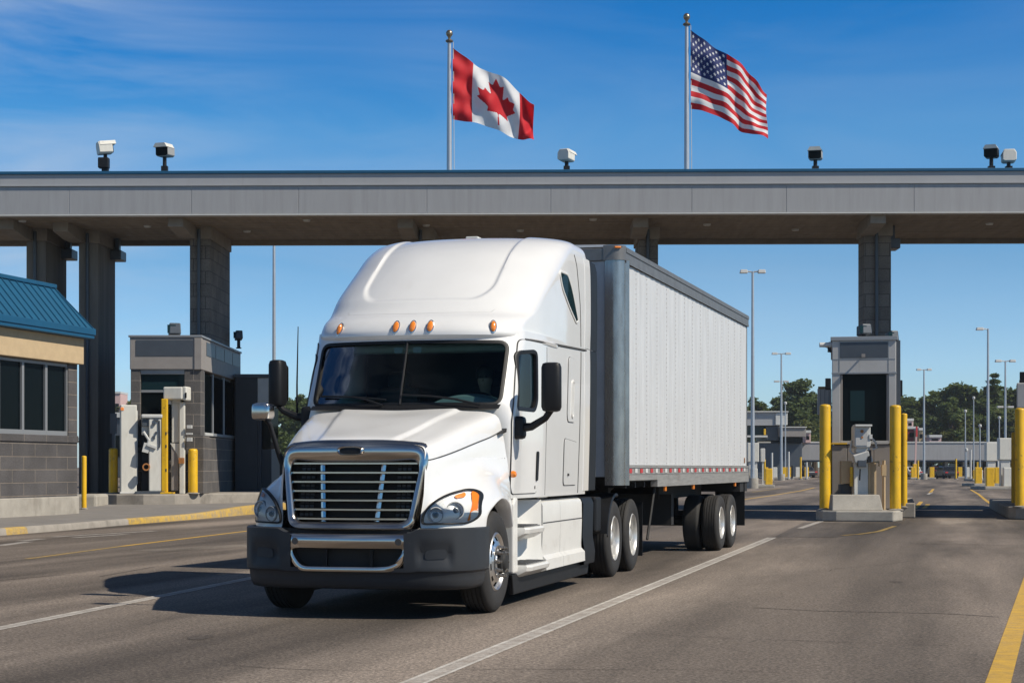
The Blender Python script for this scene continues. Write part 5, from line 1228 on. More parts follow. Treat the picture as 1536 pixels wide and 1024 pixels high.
for px in (511, 595, 620, 646, 740):     # amber clearance lights on the brow
    best = min(([abs(CX + F * ((TO.x + x*math.cos(PHI) + (roof.front(x,2.94))*math.sin(PHI)) / (TO.y - x*math.sin(PHI) + roof.front(x,2.94)*math.cos(PHI))) - px), x] for x in [i*.005 for i in range(-230, 231)]))
    x = best[1]; y = roof.front(x, 2.93); z = 2.925
    dx = (roof.front(x+.02, z) - roof.front(x-.02, z)) / .04; yaw = math.atan(dx)
    b = MB(); P = []
    for k, (s_, o_) in enumerate(((1.25, -.002), (1.25, .012), (1.05, .016))):
        P.append([(s_*.032*math.cos(a*.3927) , -o_, s_*.062*math.sin(a*.3927)) for a in range(16)])
    b.grid(P, closed=True); bz = b.build('clearance_light', M['chrome'], rf_, loc=(x, y, z)); bz.rotation_euler = (R(-20), R(8), yaw)
    b = MB(); P = []
    for (s_, o_) in ((1.0, .008), (1.0, .022), (.8, .034), (.4, .040), (.0, .042)):
        P.append([(s_*.031*math.cos(a*.3927), -o_, s_*.060*math.sin(a*.3927)) for a in range(16)])
    b.grid(P, closed=True); b.build('lens', M['amber'], bz)
b = MB(); b.cbox((.0, 4.75, 4.18), (.16, .2, .05)); b.build('roof_antenna', M['ltgrey'], rf_, smooth=0, bevel=.015)

# --- hood and fenders
V3 = Vector
cols = [
 [(0,.47,1.695),(0,.60,1.745),(0,.95,1.83),(0,1.40,1.94),(0,1.70,2.00),(0,1.90,2.05)],
 [(.34,.475,1.685),(.34,.60,1.735),(.35,.95,1.82),(.37,1.40,1.94),(.40,1.70,2.01),(.42,1.91,2.06)],
 [(.52,.487,1.672),(.54,.60,1.712),(.58,.95,1.802),(.63,1.40,1.93),(.68,1.70,2.00),(.71,1.92,2.055)],
 [(.69,.50,1.64),(.735,.62,1.668),(.81,.95,1.755),(.90,1.40,1.875),(.965,1.72,1.95),(1.01,1.98,2.01)],
 [(.715,.49,1.50),(.775,.62,1.52),(.865,.95,1.585),(.965,1.40,1.68),(1.035,1.75,1.75),(1.075,2.03,1.82)],
 [(.718,.45,1.20),(.775,.56,1.28),(.87,.90,1.42),(.975,1.38,1.515),(1.05,1.75,1.57),(1.105,2.05,1.62)],
 [(.71,.40,.90),(.80,.50,1.08),(.92,.78,1.30),(1.01,1.30,1.415),(1.07,1.75,1.445),(1.12,2.06,1.50)],
 [(.92,.485,.90),(.955,.535,1.06),(1.02,.82,1.245),(1.10,1.33,1.345),(1.12,1.76,1.345),(1.135,2.07,1.34)],
 [(1.08,.66,.90),(1.095,.70,1.04),(1.13,.90,1.175),(1.175,1.36,1.25),(1.165,1.77,1.22),(1.15,2.08,1.16)],
 [(1.165,.86,.90),(1.175,.885,1.00),(1.195,1.02,1.09),(1.22,1.40,1.17),(1.205,1.78,1.12),(1.165,2.09,.98)],
 [(1.185,.98,.90),(1.195,1.0,.965),(1.21,1.12,1.045),(1.225,1.42,1.13),(1.205,1.80,1.05),(1.17,2.09,.84)],
 [(1.06,1.0,.90),(1.06,1.01,.95),(1.06,1.13,1.03),(1.06,1.42,1.11),(1.06,1.80,1.03),(1.06,2.09,.82)],
]
for c in cols[6:]: c[0] = (c[0][0], c[0][1], .868)
full = [[V3((-p[0], p[1], p[2])) for p in c] for c in cols[::-1]] + [[V3(p) for p in c] for c in cols[1:]]
NU, NV = 220, 50; P = []
for j in range(NV + 1):
    row_ctrl = [cr(c, j / NV) for c in full]; rr = []
    for i in range(NU + 1):
        q = cr(row_ctrl, i / NU); ed = lerp(.37, .64, (q.y - .47) / 1.45)
        if q.z > 1.55: q.z -= .024 * sstep(ed - .022, ed + .028, abs(q.x)) * sstep(.47, .62, q.y)
        rr.append(tuple(q))
    P.append(rr)
b = MB(); b.grid(P); hood = b.build('hood', M['white'], tk, smooth=60)
b = MB(); b.box(-.68, .68, .62, 2.0, .62, 1.5); b.build('engine_bay', M['chassis'], tk, smooth=0)
# seam between hood top and fender side
b = MB(); c5 = [[lerp(V3(p), V3(q), .15) for p, q in zip(cols[4], cols[5])], None]
for sg in (1, -1):
    ln = []
    for j in range(NV + 1):
        rc = [cr([V3(p) for p in c], j / NV) for c in cols]; q = cr(rc, 3.95 / (len(cols)-1)); ln.append((sg*q.x, q.y, q.z))
    b.tube(ln[1:-1], .006, 6)
b.build('hood_seam', M['seam'], hood)
for sg in (1, -1):          # dark triangular vent between hood and door, amber side marker
    b = MB(); b.prism([(1.88,1.785),(2.075,1.81),(2.09,1.85)], sg*1.02, sg*1.105, 'yz'); b.build('side_vent', M['black'], hood, smooth=0)
    b = MB(); b.lathe([(.035,0),(.038,.02),(.028,.045),(.0,.055)], (0,0,0), 'x', 14); o = b.build('side_marker', M['amber'], tk, loc=(sg*1.158, 2.085, 1.375)); o.rotation_euler = (0,0,0 if sg > 0 else math.pi)

# --- chrome grille
def match(outer, inner, n=120):
    def res(poly):
        d = dens(poly, .01); cxx = 0; m = len(d)
        L_ = [0]
        for i in range(m): L_.append(L_[-1] + (Vector(d[(i+1) % m]) - Vector(d[i])).length)
        out = []
        for k in range(n):
            s_ = L_[-1]*k/n
            lo = 0
            while L_[lo+1] < s_: lo += 1
            t = (s_-L_[lo]) / max(1e-9, L_[lo+1]-L_[lo]); out.append(Vector(d[lo]).lerp(Vector(d[(lo+1) % m]), t))
        return out
    return res(outer), res(inner)
def surround(name, m, par, outer, inner, yf, prof):
    o, i_ = match(outer, inner); b = MB(); P = []
    for (t, off) in prof:
        P.append([(lerp(a.x, c.x, t), yf(lerp(a.x, c.x, t), lerp(a.y, c.y, t)) + off, lerp(a.y, c.y, t)) for a, c in zip(o, i_)])
    b.grid(P, closed=True); return b.build(name, m, par, smooth=50)
def yg(x, z): return .335 + (z - .84) * .155 + .10 * (x / .7) ** 2
GO = rpoly([(-.648,.84),(.648,.84),(.748,1.52),(.715,1.68),(.38,1.712),(-.38,1.712),(-.715,1.68),(-.748,1.52)], [.11,.11,.2,.12,.2,.2,.12,.2])
GI = rpoly([(-.562,.925),(.562,.925),(.648,1.42),(.628,1.518),(.34,1.50),(-.34,1.50),(-.628,1.518),(-.648,1.42)], [.07,.07,.1,.05,.05,.05,.05,.1])
gr = surround('grille', M['chrome'], tk, GO, GI, yg, ((0,.14),(0,.0),(.06,-.035),(.35,-.060),(.7,-.05),(.94,-.02),(1,.0),(1.0,.12)))
b = MB(); o, i_ = match(GO, GI); P = [[(p.x, yg(p.x, p.y)+.115, p.y) for p in i_], [(0, yg(0,1.2)+.115, 1.2) for p in i_]]; b.grid(P, closed=True)
b.build('radiator_mesh', M['chassis'], gr)
M['gmesh'] = mat('grey_grille_mesh', (.06,.062,.066), .6, metal=.3)
for sg in (-1, 1):
    b = MB()
    for k in range(14):
        for j in range(3): b.cbox((sg*(.44 + j*.05), yg(.45,0.95+k*.04)+.10, .95 + k*.04), (.035,.01,.025))
    b.build('side_mesh', M['gmesh'], gr, smooth=0)
def gx(z, t): return lerp(.562, .645, (z - .925)/.55) * t
for k in range(7):
    z = .955 + k * .0885; b = MB(); n = 24; rows = []
    for i in range(n + 1):
        x = lerp(-1, 1, i/n) * (gx(z, 1) + .012); y = yg(x, z) + .01; rows.append([(x, y+.05, z-.014), (x, y, z-.018), (x, y-.012, z-.010), (x, y-.012, z+.006), (x, y, z+.013), (x, y+.05, z+.016)])
    b.grid(rows); b.build('slat', M['chrome'], gr, smooth=40)
for sg in (-1, 1):
    b = MB(); rows = []
    for i in range(13):
        z = lerp(.93, 1.515, i/12); x = sg*lerp(.27, .315, i/12); y = yg(x, z) + .02; rows.append([(x-.026, y+.05, z), (x-.022, y, z), (x, y-.012, z), (x+.022, y, z), (x+.026, y+.05, z)])
    b.grid(rows); b.build('upright', M['chrome'], gr)
eo = [(.135*math.copysign(abs(math.cos(a))**.6, math.cos(a)), 1.607 + .046*math.copysign(abs(math.sin(a))**.75, math.sin(a))) for a in [k*math.pi/20 for k in range(40)]]
ei = [(x*.80, 1.607 + (z-1.607)*.62) for x, z in eo]
em = surround('emblem', M['chrome'], gr, eo, ei, lambda x, z: yg(x, z) - .060, ((0,.02),(0,-.012),(.4,-.022),(1,-.012),(1,.0)))
b = MB(); b.grid([[(x, yg(x,z)-.068, z) for x, z in ei], [(0, yg(0,1.607)-.070, 1.607)]*40], closed=True); b.build('plate', M['black'], em)

M['bowl'] = mat('silvered_bowl', (.62,.64,.66), .22, metal=.6, var=.3, vscale=60, bump=.5, bscale=120)
# --- headlights
def yh(x, z):
    x = abs(x); return crx([.70,.80,.92,1.0,1.08,1.165,1.2], [.405,.435,.495,.565,.67,.87,1.0], x) - .022 + .16*sstep(.95, 1.30, z)*(z-.92)/.3 + .0
HLo = rpoly([(.722,.918),(.735,1.0),(.80,1.10),(.92,1.185),(1.07,1.235),(1.145,1.20),(1.158,.98),(1.10,.922)], [.03,.08,.15,.2,.08,.06,.06,.04])
for sg in (1, -1):
    ol = [(sg*x, z) for x, z in HLo]
    def fy(x, z): return yh(x, z)
    h_ = patch('headlight', M['reflector'], tk, ol, lambda x, z: fy(x, z) + .03, 0, axis='y', rings=8)
    frame('bezel', M['black'], h_, ol, fy, .016, .012, .05, 'y')
    patch('lens', M['lens'], h_, ol, fy, .006, axis='y', rings=8, smooth=180)
    for (x, z, r) in ((.835, .995, .070), (.995, 1.035, .080)):
        y = fy(x, z)
        b = MB(); b.lathe([(r*1.12,.03),(r*1.10,-.008),(r,-.010),(r*.93,.004),(r*.5,.014),(r*.42,.0),(r*.2,-.006),(.0,-.008)], (0,0,0), 'y', 24)
        o = b.build('lamp_bowl', M['bowl'], h_, loc=(sg*x, y + .02, z)); o.rotation_euler = (0, 0, sg*R(24))
        b = MB(); b.lathe([(r*1.10,-.0105),(r*1.0,-.0128)], (0,0,0), 'y', 24); o2 = b.build('ring', M['ltgrey'], o); b = MB(); b.lathe([(r*.34,-.004),(r*.30,-.016),(.0,-.02)], (0,0,0), 'y', 16); b.build('bulb_cap', M['slate'], o)
    am = [(sg*x, z) for x, z in rpoly([(1.085,.925),(1.152,.985),(1.142,1.195),(1.085,1.226),(1.118,1.10)], [.02,.04,.05,.03,.12])]
    patch('turn_signal', M['amber'], h_, am, fy, -.003, axis='y', rings=3)
    am2 = [(sg*x, z) for x, z in rpoly([(.99,1.15),(1.06,1.165),(1.05,1.212),(.97,1.178)], .02)]
    patch('turn_signal', M['amber'], h_, am2, fy, -.006, axis='y', rings=2)

# --- bumper
bc = [V3((-1.2,1.06,0)), V3((-1.205,.84,0)), V3((-1.165,.62,0)), V3((-1.05,.44,0)), V3((-.86,.335,0)), V3((-.62,.285,0)), V3((-.3,.258,0)), V3((0,.25,0))]
bc = bc + [V3((-p.x, p.y, 0)) for p in bc[-2::-1]]
rows_z = [(0,.06),(0,.012),(.02,.0),(.12,.0),(.25,.0),(.38,.0),(.5,.0),(.62,.0),(.69,.004),(.715,.022),(.73,.028),(.82,.032),(.92,.045),(.98,.065),(1,.10)]
NB = 130; P = []
def btop(x): return lerp(.835, .872, sstep(.62, .72, abs(x)))
for (t, off) in rows_z:
    row = []
    for i in range(NB + 1):
        p = cr(bc, i / NB); q = cr(bc, min(1, (i+.5)/NB)) - cr(bc, max(0, (i-.5)/NB)); nrm = V3((-q.y, q.x, 0)).normalized()
        z = lerp(btop(p.x), .285, t) - (.0 if t == 0 else 0)
        # recessed tow / fog pocket on the corners
        ax = abs(p.x); dpk = max(abs(ax-.86)-.15, abs(z-.62)-.055); pk = .035*sstep(.03, -.03, dpk)
        pp = p + nrm * (off + pk); row.append((pp.x, pp.y, z))
    P.append(row)
def skipb(i, j):
    x = (P[i][j][0] + P[i][j+1][0]) / 2; z = (P[i][j][2] + P[i+1][j][2]) / 2
    return abs(x) < .585 and z > .50
b = MB(); b.grid(P, skip=skipb); bp_ = b.build('bumper', M['bumper'], tk, smooth=45)
# crisp rounded pocket outline on the corner
for sg in (1, -1):
    pko = rpoly([(sg*.72,.56),(sg*1.0,.57),(sg*1.0,.69),(sg*.74,.675)], .05)
    def fb(x, z):
        lo, hi = .5, 1.0
        for _ in range(24):
            m_ = (lo+hi)/2
            if cr(bc, m_).x < abs(x): lo = m_
            else: hi = m_
        return cr(bc, lo).y
    patch('fog_pocket', M['bumper'], bp_, [(lerp(sg*.86, x, .72), lerp(.625, z, .78)) for x, z in pko], fb, -.022, axis='y', rings=4)
    b = MB(); b.box(sg*1.18 - .01, sg*1.18 + .01, .8, 1.0, .3, .89)
def yb(x, z): return .262 + .085*(x/.7)**2 + (.8 - z)*.0
BO = rpoly([(-.50,.452),(.50,.452),(.60,.60),(.655,.815),(-.655,.815),(-.60,.60)], [.12,.12,.15,.02,.02,.15])
BI = rpoly([(-.46,.505),(.46,.505),(.545,.62),(.555,.672),(-.555,.672),(-.545,.62)], [.1,.1,.1,.02,.02,.1])
br = surround('bumper_trim', M['chrome'], tk, BO, BI, yb, ((0,.05),(0,-.012),(.1,-.03),(.5,-.036),(.92,-.026),(1,-.01),(1,.08)))
for sg in (1, -1):
    b = MB(); b.lathe([(.0,-.005),(.032,-.005),(.034,.02)], (sg*.52, yb(.52,.74)-.038, .742), 'y', 16); b.build('tow_eye', M['seam'], br)
    b = MB(); b.box(sg*.23-.012, sg*.23+.012, .34, .37, .47, .70); b.build('intake_rib', M['black'], br, smooth=0)
b = MB(); b.box(-.66, .66, .40, .9, .40, .84); b.build('intake_core', M['chassis'], tk, smooth=0)
b = MB(); b.box(-.62, .62, .355, .42, .80, .86); b.build('dark_filler', M['black'], tk, smooth=0)
b = MB(); b.box(-.72, -.62, .38, .5, .6, .86); b.box(.62, .72, .38, .5, .6, .86); b.build('bracket', M['black'], tk, smooth=0)

# --- wheels
def wheel(par, name, x, y, sg, kind, r=.505, wd=.285, rear=False):
    """outer face at x (local to its parent), facing sg"""
    k = r / .5
    prof = [(.285,-.03),(.30,-.004),(.335,.008),(.40,.012),(.44,.006),(.47,-.008),(.488,-.022),(.497,-.038)]
    for g0 in (.062,.105,.150,.195,.232): prof += [(.500,-(g0-.008)),(.4885,-(g0-.006)),(.4885,-(g0+.006)),(.500,-(g0+.008))]
    prof += [(.497,-(wd-.038)),(.488,-(wd-.022)),(.47,-(wd-.008)),(.40,-(wd+.01)),(.30,-wd),(.285,-wd+.03)]
    b = MB(); b.lathe([(a*k, sg*c) for a, c in prof], (0,0,0), 'x', 56)
    # shoulder lugs
    w_ = b.build(name, M['rubber'], par, smooth=40, loc=(x, y, r))
    w_.rotation_euler = (random.uniform(0, 1), 0, 0)
    if kind == 'steer':
        NN = 60
        rp_ = [(.287,-.05),(.292,-.012),(.278,.002),(.262,-.012),(.255,-.03),(.245,-.030),(.205,-.006),(.19,.0),(.15,.012),(.135,.03),(.0,.03)]
        b = MB(); b.lathe([(a*k, sg*c) for a, c in rp_], (0,0,0), 'x', NN, skip=lambda i, j: i == 5 and (j % 6) in (1,2,3)); rim = b.build('rim', M['alu'], w_, smooth=35)
        b = MB(); b.lathe([(.0,-sg*.12),(.28*k,-sg*.12),(.28*k,-sg*.06)], (0,0,0), 'x', 32); b.build('brake_drum', M['chassis'], w_)
        b = MB(); b.lathe([(.118*k,sg*.02),(.112*k,sg*.065),(.085*k,sg*.075),(.075*k,sg*.09),(.055*k,sg*.098),(.0,sg*.098)], (0,0,0), 'x', 24); hb = b.build('hub', M['chassis'], w_, smooth=35)
        b = MB()
        for q in range(10):
            a_ = 2*math.pi*q/10; b.lathe([(.022,sg*.01),(.022,sg*.05),(.015,sg*.06),(.013,sg*.085),(.0,sg*.087)], (0, math.cos(a_)*.143*k, math.sin(a_)*.143*k), 'x', 8)
        b.lathe([(.125,sg*.012),(.165,sg*.012),(.165,sg*.018),(.125,sg*.018)], (0,0,0), 'x', 24); b.build('lug_ring', M['post'], w_)
    else:
        rp_ = [(.287,-.05),(.295,-.010),(.284,.003),(.272,-.008),(.262,-.05),(.252,-.14),(.235,-.165),(.17,-.17),(.145,-.16),(.13,-.165),(.0,-.165)]
        b = MB(); b.lathe([(a*k, sg*c) for a, c in rp_], (0,0,0), 'x', 40, skip=lambda i, j: i == 6 and j % 4 == 1); b.build('rim', M['rimwhite'], w_, smooth=35)
        b = MB(); b.lathe([(.0,-sg*.2),(.24*k,-sg*.2),(.24*k,-sg*.18)], (0,0,0), 'x', 24); b.build('brake_drum', M['chassis'], w_)
        b = MB(); b.lathe([(.125*k,-sg*.165),(.115*k,-sg*.09),(.095*k,-sg*.05),(.07*k,-sg*.03),(.0,-sg*.03)], (0,0,0), 'x', 20); b.build('hub', M['rimwhite'], w_, smooth=35)
        b = MB()
        for q in range(10):
            a_ = 2*math.pi*q/10; b.lathe([(.018,-sg*.165),(.018,-sg*.13),(.0,-sg*.125)], (0, math.cos(a_)*.15*k, math.sin(a_)*.15*k), 'x', 8)
        b.build('lug_ring', M['chassis'], w_)
    return w_
def inner_tyre(par, x, y, sg, r=.505, wd=.285):
    k = r/.5; b = MB(); b.lathe([(a*k, sg*c) for a, c in [(.2,-.03),(.30,0),(.40,.01),(.47,-.008),(.497,-.038),(.5,-.06),(.5,-.22),(.497,-(wd-.038)),(.47,-(wd-.008)),(.40,-wd-.01),(.30,-wd),(.2,-wd+.03)]], (0,0,0), 'x', 48)
    return b.build('inner_wheel', M['rubber'], par, loc=(x, y, r))
AX = 1.45
for sg in (1, -1):
    wheel(tk, 'wheel', sg*1.175, AX, sg, 'steer')
    for y in (7.25, 8.56):
        wheel(tk, 'wheel', sg*1.235, y, sg, 'drive'); inner_tyre(tk, sg*.915, y, sg)
b = MB(); b.tube([(-1,AX,.5),(1,AX,.5)], .07, 10)
for y in (7.25, 8.56): b.tube([(-.95,y,.5),(.95,y,.5)], .1, 12); b.lathe([(.05,-.2),(.24,-.12),(.27,0),(.24,.12),(.05,.2)], (0,y,.5), 'x', 20)
b.build('axle', M['chassis'], tk)
b = MB()
for x in (-.45, .37): b.box(x, x+.08, 1.0, 9.3, .68, .98)
b.box(-.45,.45,2.2,2.5,.5,.9); b.box(-.4,.4,4.2,5.2,.55,.95); b.box(-.35,.35,7.7,8.1,.6,.9); b.box(-.37,.37,9.15,9.3,.7,.96); b.tube([(0,2.5,.62),(0,7.1,.56)], .06, 10)
for y in (7.25, 8.56):
    for x in (-.55,.55): b.lathe([(.16,0),(.18,.05),(.15,.12),(.17,.2),(.16,.24),(.0,.24)], (x,y+.25,.52), n=16)
b.build('frame', M['chassis'], tk, smooth=30)
b = MB(); b.box(-.45,.45,7.3,8.5,1.0,1.1); b.cbox((0,7.9,1.15),(.9,1.1,.12),(R(3),0,0)); b.build('fifth_wheel', M['chassis'], tk, smooth=0, bevel=.03)

M['tread'] = mat('grey_step_grating', (.17,.17,.17), .55, metal=.4, var=.3, vscale=30)
# --- steps, side skirts, fuel tank fairings
for sg in (1, -1):
    f = 1.0
    def sbx(name, m, x0, x1, y0, y1, z0, z1, bev=.02, par=tk):
        b = MB(); b.box(min(sg*x0, sg*x1), max(sg*x0, sg*x1), y0, y1, z0, z1); return b.build(name, m, par, smooth=0, bevel=bev)
    # step well: back panel with two projecting steps
    b = MB(); b.prism([(2.16,.34),(2.16,1.06),(2.24,1.12),(2.34,1.13),(2.34,.34)], min(sg*.98, sg*1.16), max(sg*.98, sg*1.16), 'yz'); st = b.build('step_fairing', M['white_low'], tk, smooth=0, bevel=.02)
    b = MB(); P = []
    for y, x in ((2.30,.97),(2.36,.94),(2.95,.94),(3.16,.96),(3.30,1.10),(3.36,1.165)):
        P.append([(sg*(x-.10), y, 1.10), (sg*x, y, 1.09), (sg*x, y, .84), (sg*(x-.0), y, .6), (sg*(x+.03), y, .36), (sg*(x-.1), y, .34)])
    b.grid(P); b.build('step_wall', M['white_low'], st, smooth=50, bevel=0)
    for z, xo, y0, y1 in ((.80, 1.25, 2.30, 3.26), (.405, 1.275, 2.28, 3.42)):
        b = MB(); P = []
        for i in range(15):
            y = lerp(y0, y1, i/14); k = min(1, min(i, 14-i)/1.2) ** .7; x1 = lerp(1.0, xo, k)
            P.append([(sg*.93, y, z+.012), (sg*x1, y, z+.012), (sg*(x1+.012*k), y, z-.01), (sg*x1, y, z-.05), (sg*lerp(.96, x1-.10, k), y, z-.11), (sg*.93, y, z-.17)])
        b.grid(P); s_ = b.build('step', M['white_low'], st, smooth=25)
        b = MB(); b.box(min(sg*.95, sg*(xo-.045)), max(sg*.95, sg*(xo-.045)), y0+.12, y1-.12, z+.012, z+.022)
        for k in range(9):
            yy = lerp(y0+.2, y1-.2, k/8); b.box(min(sg*.96, sg*(xo-.055)), max(sg*.96, sg*(xo-.055)), yy-.015, yy+.015, z+.022, z+.03)
        b.build('tread_plate', M['tread'], s_, smooth=0)
    # tank fairings: upper and lower panels
    def fair(y0, y1, name):
        b = MB(); P = []
        for i in range(9):
            y = lerp(y0, y1, i/8)
            P.append([(sg*.85, y, 1.085), (sg*1.12, y, 1.082), (sg*1.165, y, 1.06), (sg*1.182, y, 1.02), (sg*1.186, y, .80), (sg*1.176, y, .52), (sg*1.178, y, .47), (sg*1.222, y, .425), (sg*1.226, y, .31), (sg*1.15, y, .29)])
        b.grid(P); b.add([P[0][k] for k in range(10)], [tuple(range(10))]); b.add([P[-1][k] for k in range(10)], [tuple(range(10))])
        return b.build(name, M['white_low'], tk, smooth=22)
    p1_ = fair(3.36, 4.22, 'tank_fairing'); p2_ = fair(4.228, 5.40, 'tank_fairing')
    b = MB()
    for y0, y1 in ((3.37, 5.39),): b.tube([(sg*1.187, y0, .83),(sg*1.187, y1, .83)], .006, 6)
    b.build('panel_seam', M['seam'], p1_)
    sbx('cab_underside', M['black'], .5, 1.10, 2.2, 5.6, 1.10, 1.16, .01)
    b = MB(); b.prism([(3.4,1.10),(3.9,1.10),(3.85,1.17),(3.45,1.17)], min(sg*.9, sg*1.12), max(sg*.9, sg*1.12), 'yz'); b.build('fairing_top', M['white_low'], tk, smooth=0, bevel=.02)
    b = MB(); P = []
    for y in (5.41, 5.5, 5.95, 6.02):
        P.append([(sg*.9, y, 1.09), (sg*1.17, y, 1.07), (sg*1.20, y, 1.0), (sg*1.19, y, .6), (sg*1.22, y, .40), (sg*1.21, y, .26), (sg*1.1, y, .24)])
    b.grid(P); b.add(P[-1], [tuple(range(7))]); b.build('rear_fairing', M['black'], tk, smooth=40)
    b = MB(); b.prism([(2.2,.12),(5.9,.12),(6.0,.3),(2.14,.33)], min(sg*1.10, sg*1.15), max(sg*1.10, sg*1.15), 'yz'); b.build('rubber_skirt', M['black'], tk, smooth=0, bevel=.01)
    # quarter fender ahead of the drive wheels, mud flap behind
    b = MB(); P = []
    for i in range(12):
        a_ = lerp(R(172), R(82), i/11); y, z = 7.25 + .62*math.cos(a_), .505 + .60*math.sin(a_)
        P.append([(sg*.62, y, z), (sg*1.25, y, z), (sg*1.26, y+.01, z-.03), (sg*1.24, y+.03, z-.05)])
    b.grid(P); b.build('quarter_fender', M['black'], tk, smooth=50)
    sbx('fender_bracket', M['black'], .5, 1.18, 6.28, 6.62, .62, 1.07, .03)
    sbx('mud_flap', M['black'], .62, 1.25, 9.2, 9.215, .18, .95, 0)

# --- mirrors and antennas
def mirror(sg, hx, hy, z0, z1, wd, base):
    b = MB(); sec = rpoly([(-wd/2,-.10),(wd/2,-.10),(wd/2*.92,.10),(-wd/2*.92,.10)], .07); P = []
    for k, z in ((.55, z0), (.86, z0+.012), (1, z0+.05), (1, (z0+z1)/2), (.99, z1-.05), (.86, z1-.012), (.55, z1)):
        P.append([(x*k, y*k, z) for x, y in sec])
    b.grid(P, closed=True); n = len(sec); b.f += [tuple(range(n))[::-1], tuple(range(6*n, 7*n))]; b.m += [0, 0]
    mh = b.build('mirror', M['black'], tk, smooth=40, loc=(hx, hy, 0)); mh.rotation_euler = (0, 0, R(sg*8))
    b = MB(); b.prism(rpoly([(-wd*.42, z0+.05),(wd*.42, z0+.05),(wd*.42, z1-.05),(-wd*.42, z1-.05)], .04), .1, .104, 'xz'); b.build('mirror_glass', M['chrome'], mh, smooth=0)
    b = MB(); bx_, by_, bz_ = base; b.tube([(bx_, by_, bz_), (lerp(bx_, hx, .35), by_ - .02, bz_ + .01), (lerp(bx_, hx, .8), lerp(by_, hy, .8), lerp(bz_, z0, .6)), (hx, hy, z0 + .03)], [.05,.042,.036,.036], 10); 
    b.build('mirror_arm', M['black'], tk)
    b = MB(); b.cbox((bx_ - sg*.02, by_, bz_), (.14, .16, .24)); b.build('mirror_base', M['black'], tk, smooth=0, bevel=.04)
mirror(1, 1.56, 2.18, 2.02, 2.53, .215, (1.21, 2.26, 1.86))
mirror(-1, -1.46, 2.15, 2.10, 2.60, .17, (-1.14, 2.18, 1.98))
# chrome hood mirror on the far fender
b = MB(); sec = rpoly([(-.11,-.075),(.11,-.075),(.09,.10),(-.09,.10)], .05); P = []
for k, z in ((.6,1.925),(.9,1.935),(1,1.965),(1,2.055),(.9,2.082),(.55,2.095)): P.append([(x*k, y*k, z) for x, y in sec])
b.grid(P, closed=True); n = len(sec); b.f += [tuple(range(n))[::-1], tuple(range(5*n, 6*n))]; b.m += [0, 0]
hm = b.build('hood_mirror', M['chrome'], tk, smooth=45, loc=(-1.16, 1.02, 0)); hm.rotation_euler = (0,0,R(-12))
b = MB(); b.tube([(.02,.02,1.93),(.05,.05,1.88),(.10,.12,1.60),(.14,.2,1.42)], [.03,.024,.026,.045], 10); b.cbox((.15,.2,1.44),(.09,.12,.16)); b.build('hood_mirror_arm', M['black'], hm, smooth=40)
b = MB(); b.tube([(-1.30,2.3,1.98),(-1.30,2.3,2.35),(-1.295,2.32,2.97)], [.014,.010,.005], 6); b.cbox((-1.24,2.3,2.0),(.16,.05,.05)); b.build('antenna', M['black'], tk)

# --- cab interior
def ibx(name, m, *a, bev=.03, par=tk):
    b = MB(); b.box(*a); return b.build(name, m, par, smooth=0, bevel=bev)
ds = ibx('dashboard', M['dash'], -1.02, 1.02, 2.30, 2.72, 1.75, 2.10, bev=.06)
b = MB(); P = []
for i in range(21):
    x = lerp(.18, 1.0, i/20); h_ = .13*math.sin(math.pi*i/20)**.5; P.append([(x, 2.32, 2.09), (x, 2.36, 2.09+h_*.8), (x, 2.5, 2.10+h_), (x, 2.68, 2.05)])
b.grid(P); b.build('instrument_hood', M['dash'], ds)
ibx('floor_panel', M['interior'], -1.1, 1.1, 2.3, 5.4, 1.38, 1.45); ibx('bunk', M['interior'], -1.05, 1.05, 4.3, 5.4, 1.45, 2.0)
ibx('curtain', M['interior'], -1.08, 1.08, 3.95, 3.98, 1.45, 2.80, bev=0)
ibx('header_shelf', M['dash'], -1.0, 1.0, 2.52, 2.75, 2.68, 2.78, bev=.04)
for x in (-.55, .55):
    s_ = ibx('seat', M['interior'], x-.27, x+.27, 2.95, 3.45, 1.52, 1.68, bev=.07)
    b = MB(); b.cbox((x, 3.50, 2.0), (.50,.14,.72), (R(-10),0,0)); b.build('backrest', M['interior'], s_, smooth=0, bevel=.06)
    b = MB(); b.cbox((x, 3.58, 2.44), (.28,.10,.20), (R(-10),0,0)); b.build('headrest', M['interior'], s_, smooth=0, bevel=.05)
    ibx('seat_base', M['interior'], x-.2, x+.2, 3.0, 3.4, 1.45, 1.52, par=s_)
b = MB(); cs = V3((.55, 2.72, 2.13)); ax = V3((0,-.55,.83)).normalized(); u_ = V3((1,0,0)); v_ = ax.cross(u_)
b.tube([tuple(cs + (u_*math.cos(a)+v_*math.sin(a))*.225) for a in [k*math.pi/18 for k in range(37)]], .017, 8, cap=False)
for a in (R(90), R(205), R(335)): b.tube([tuple(cs), tuple(cs + (u_*math.cos(a)+v_*math.sin(a))*.22)], .016, 6)
b.tube([tuple(cs - ax*.02), tuple(cs - ax*.28)], .035, 8); b.build('steering_wheel', M['black'], ds)
b = MB(); b.tube([(-1.02,2.62,2.18),(-1.0,2.60,2.3),(-.99,2.62,2.44)], .018, 8); b.build('grab_handle', M['black'], tk)
for x in (-.11, .10):
    b = MB(); b.prism(rpoly([(x-.045,2.655),(x+.045,2.655),(x+.045,2.715),(x-.045,2.715)], .012), 2.19, 2.194, 'xz'); b.build('sticker', M['dash'], g_, smooth=0)

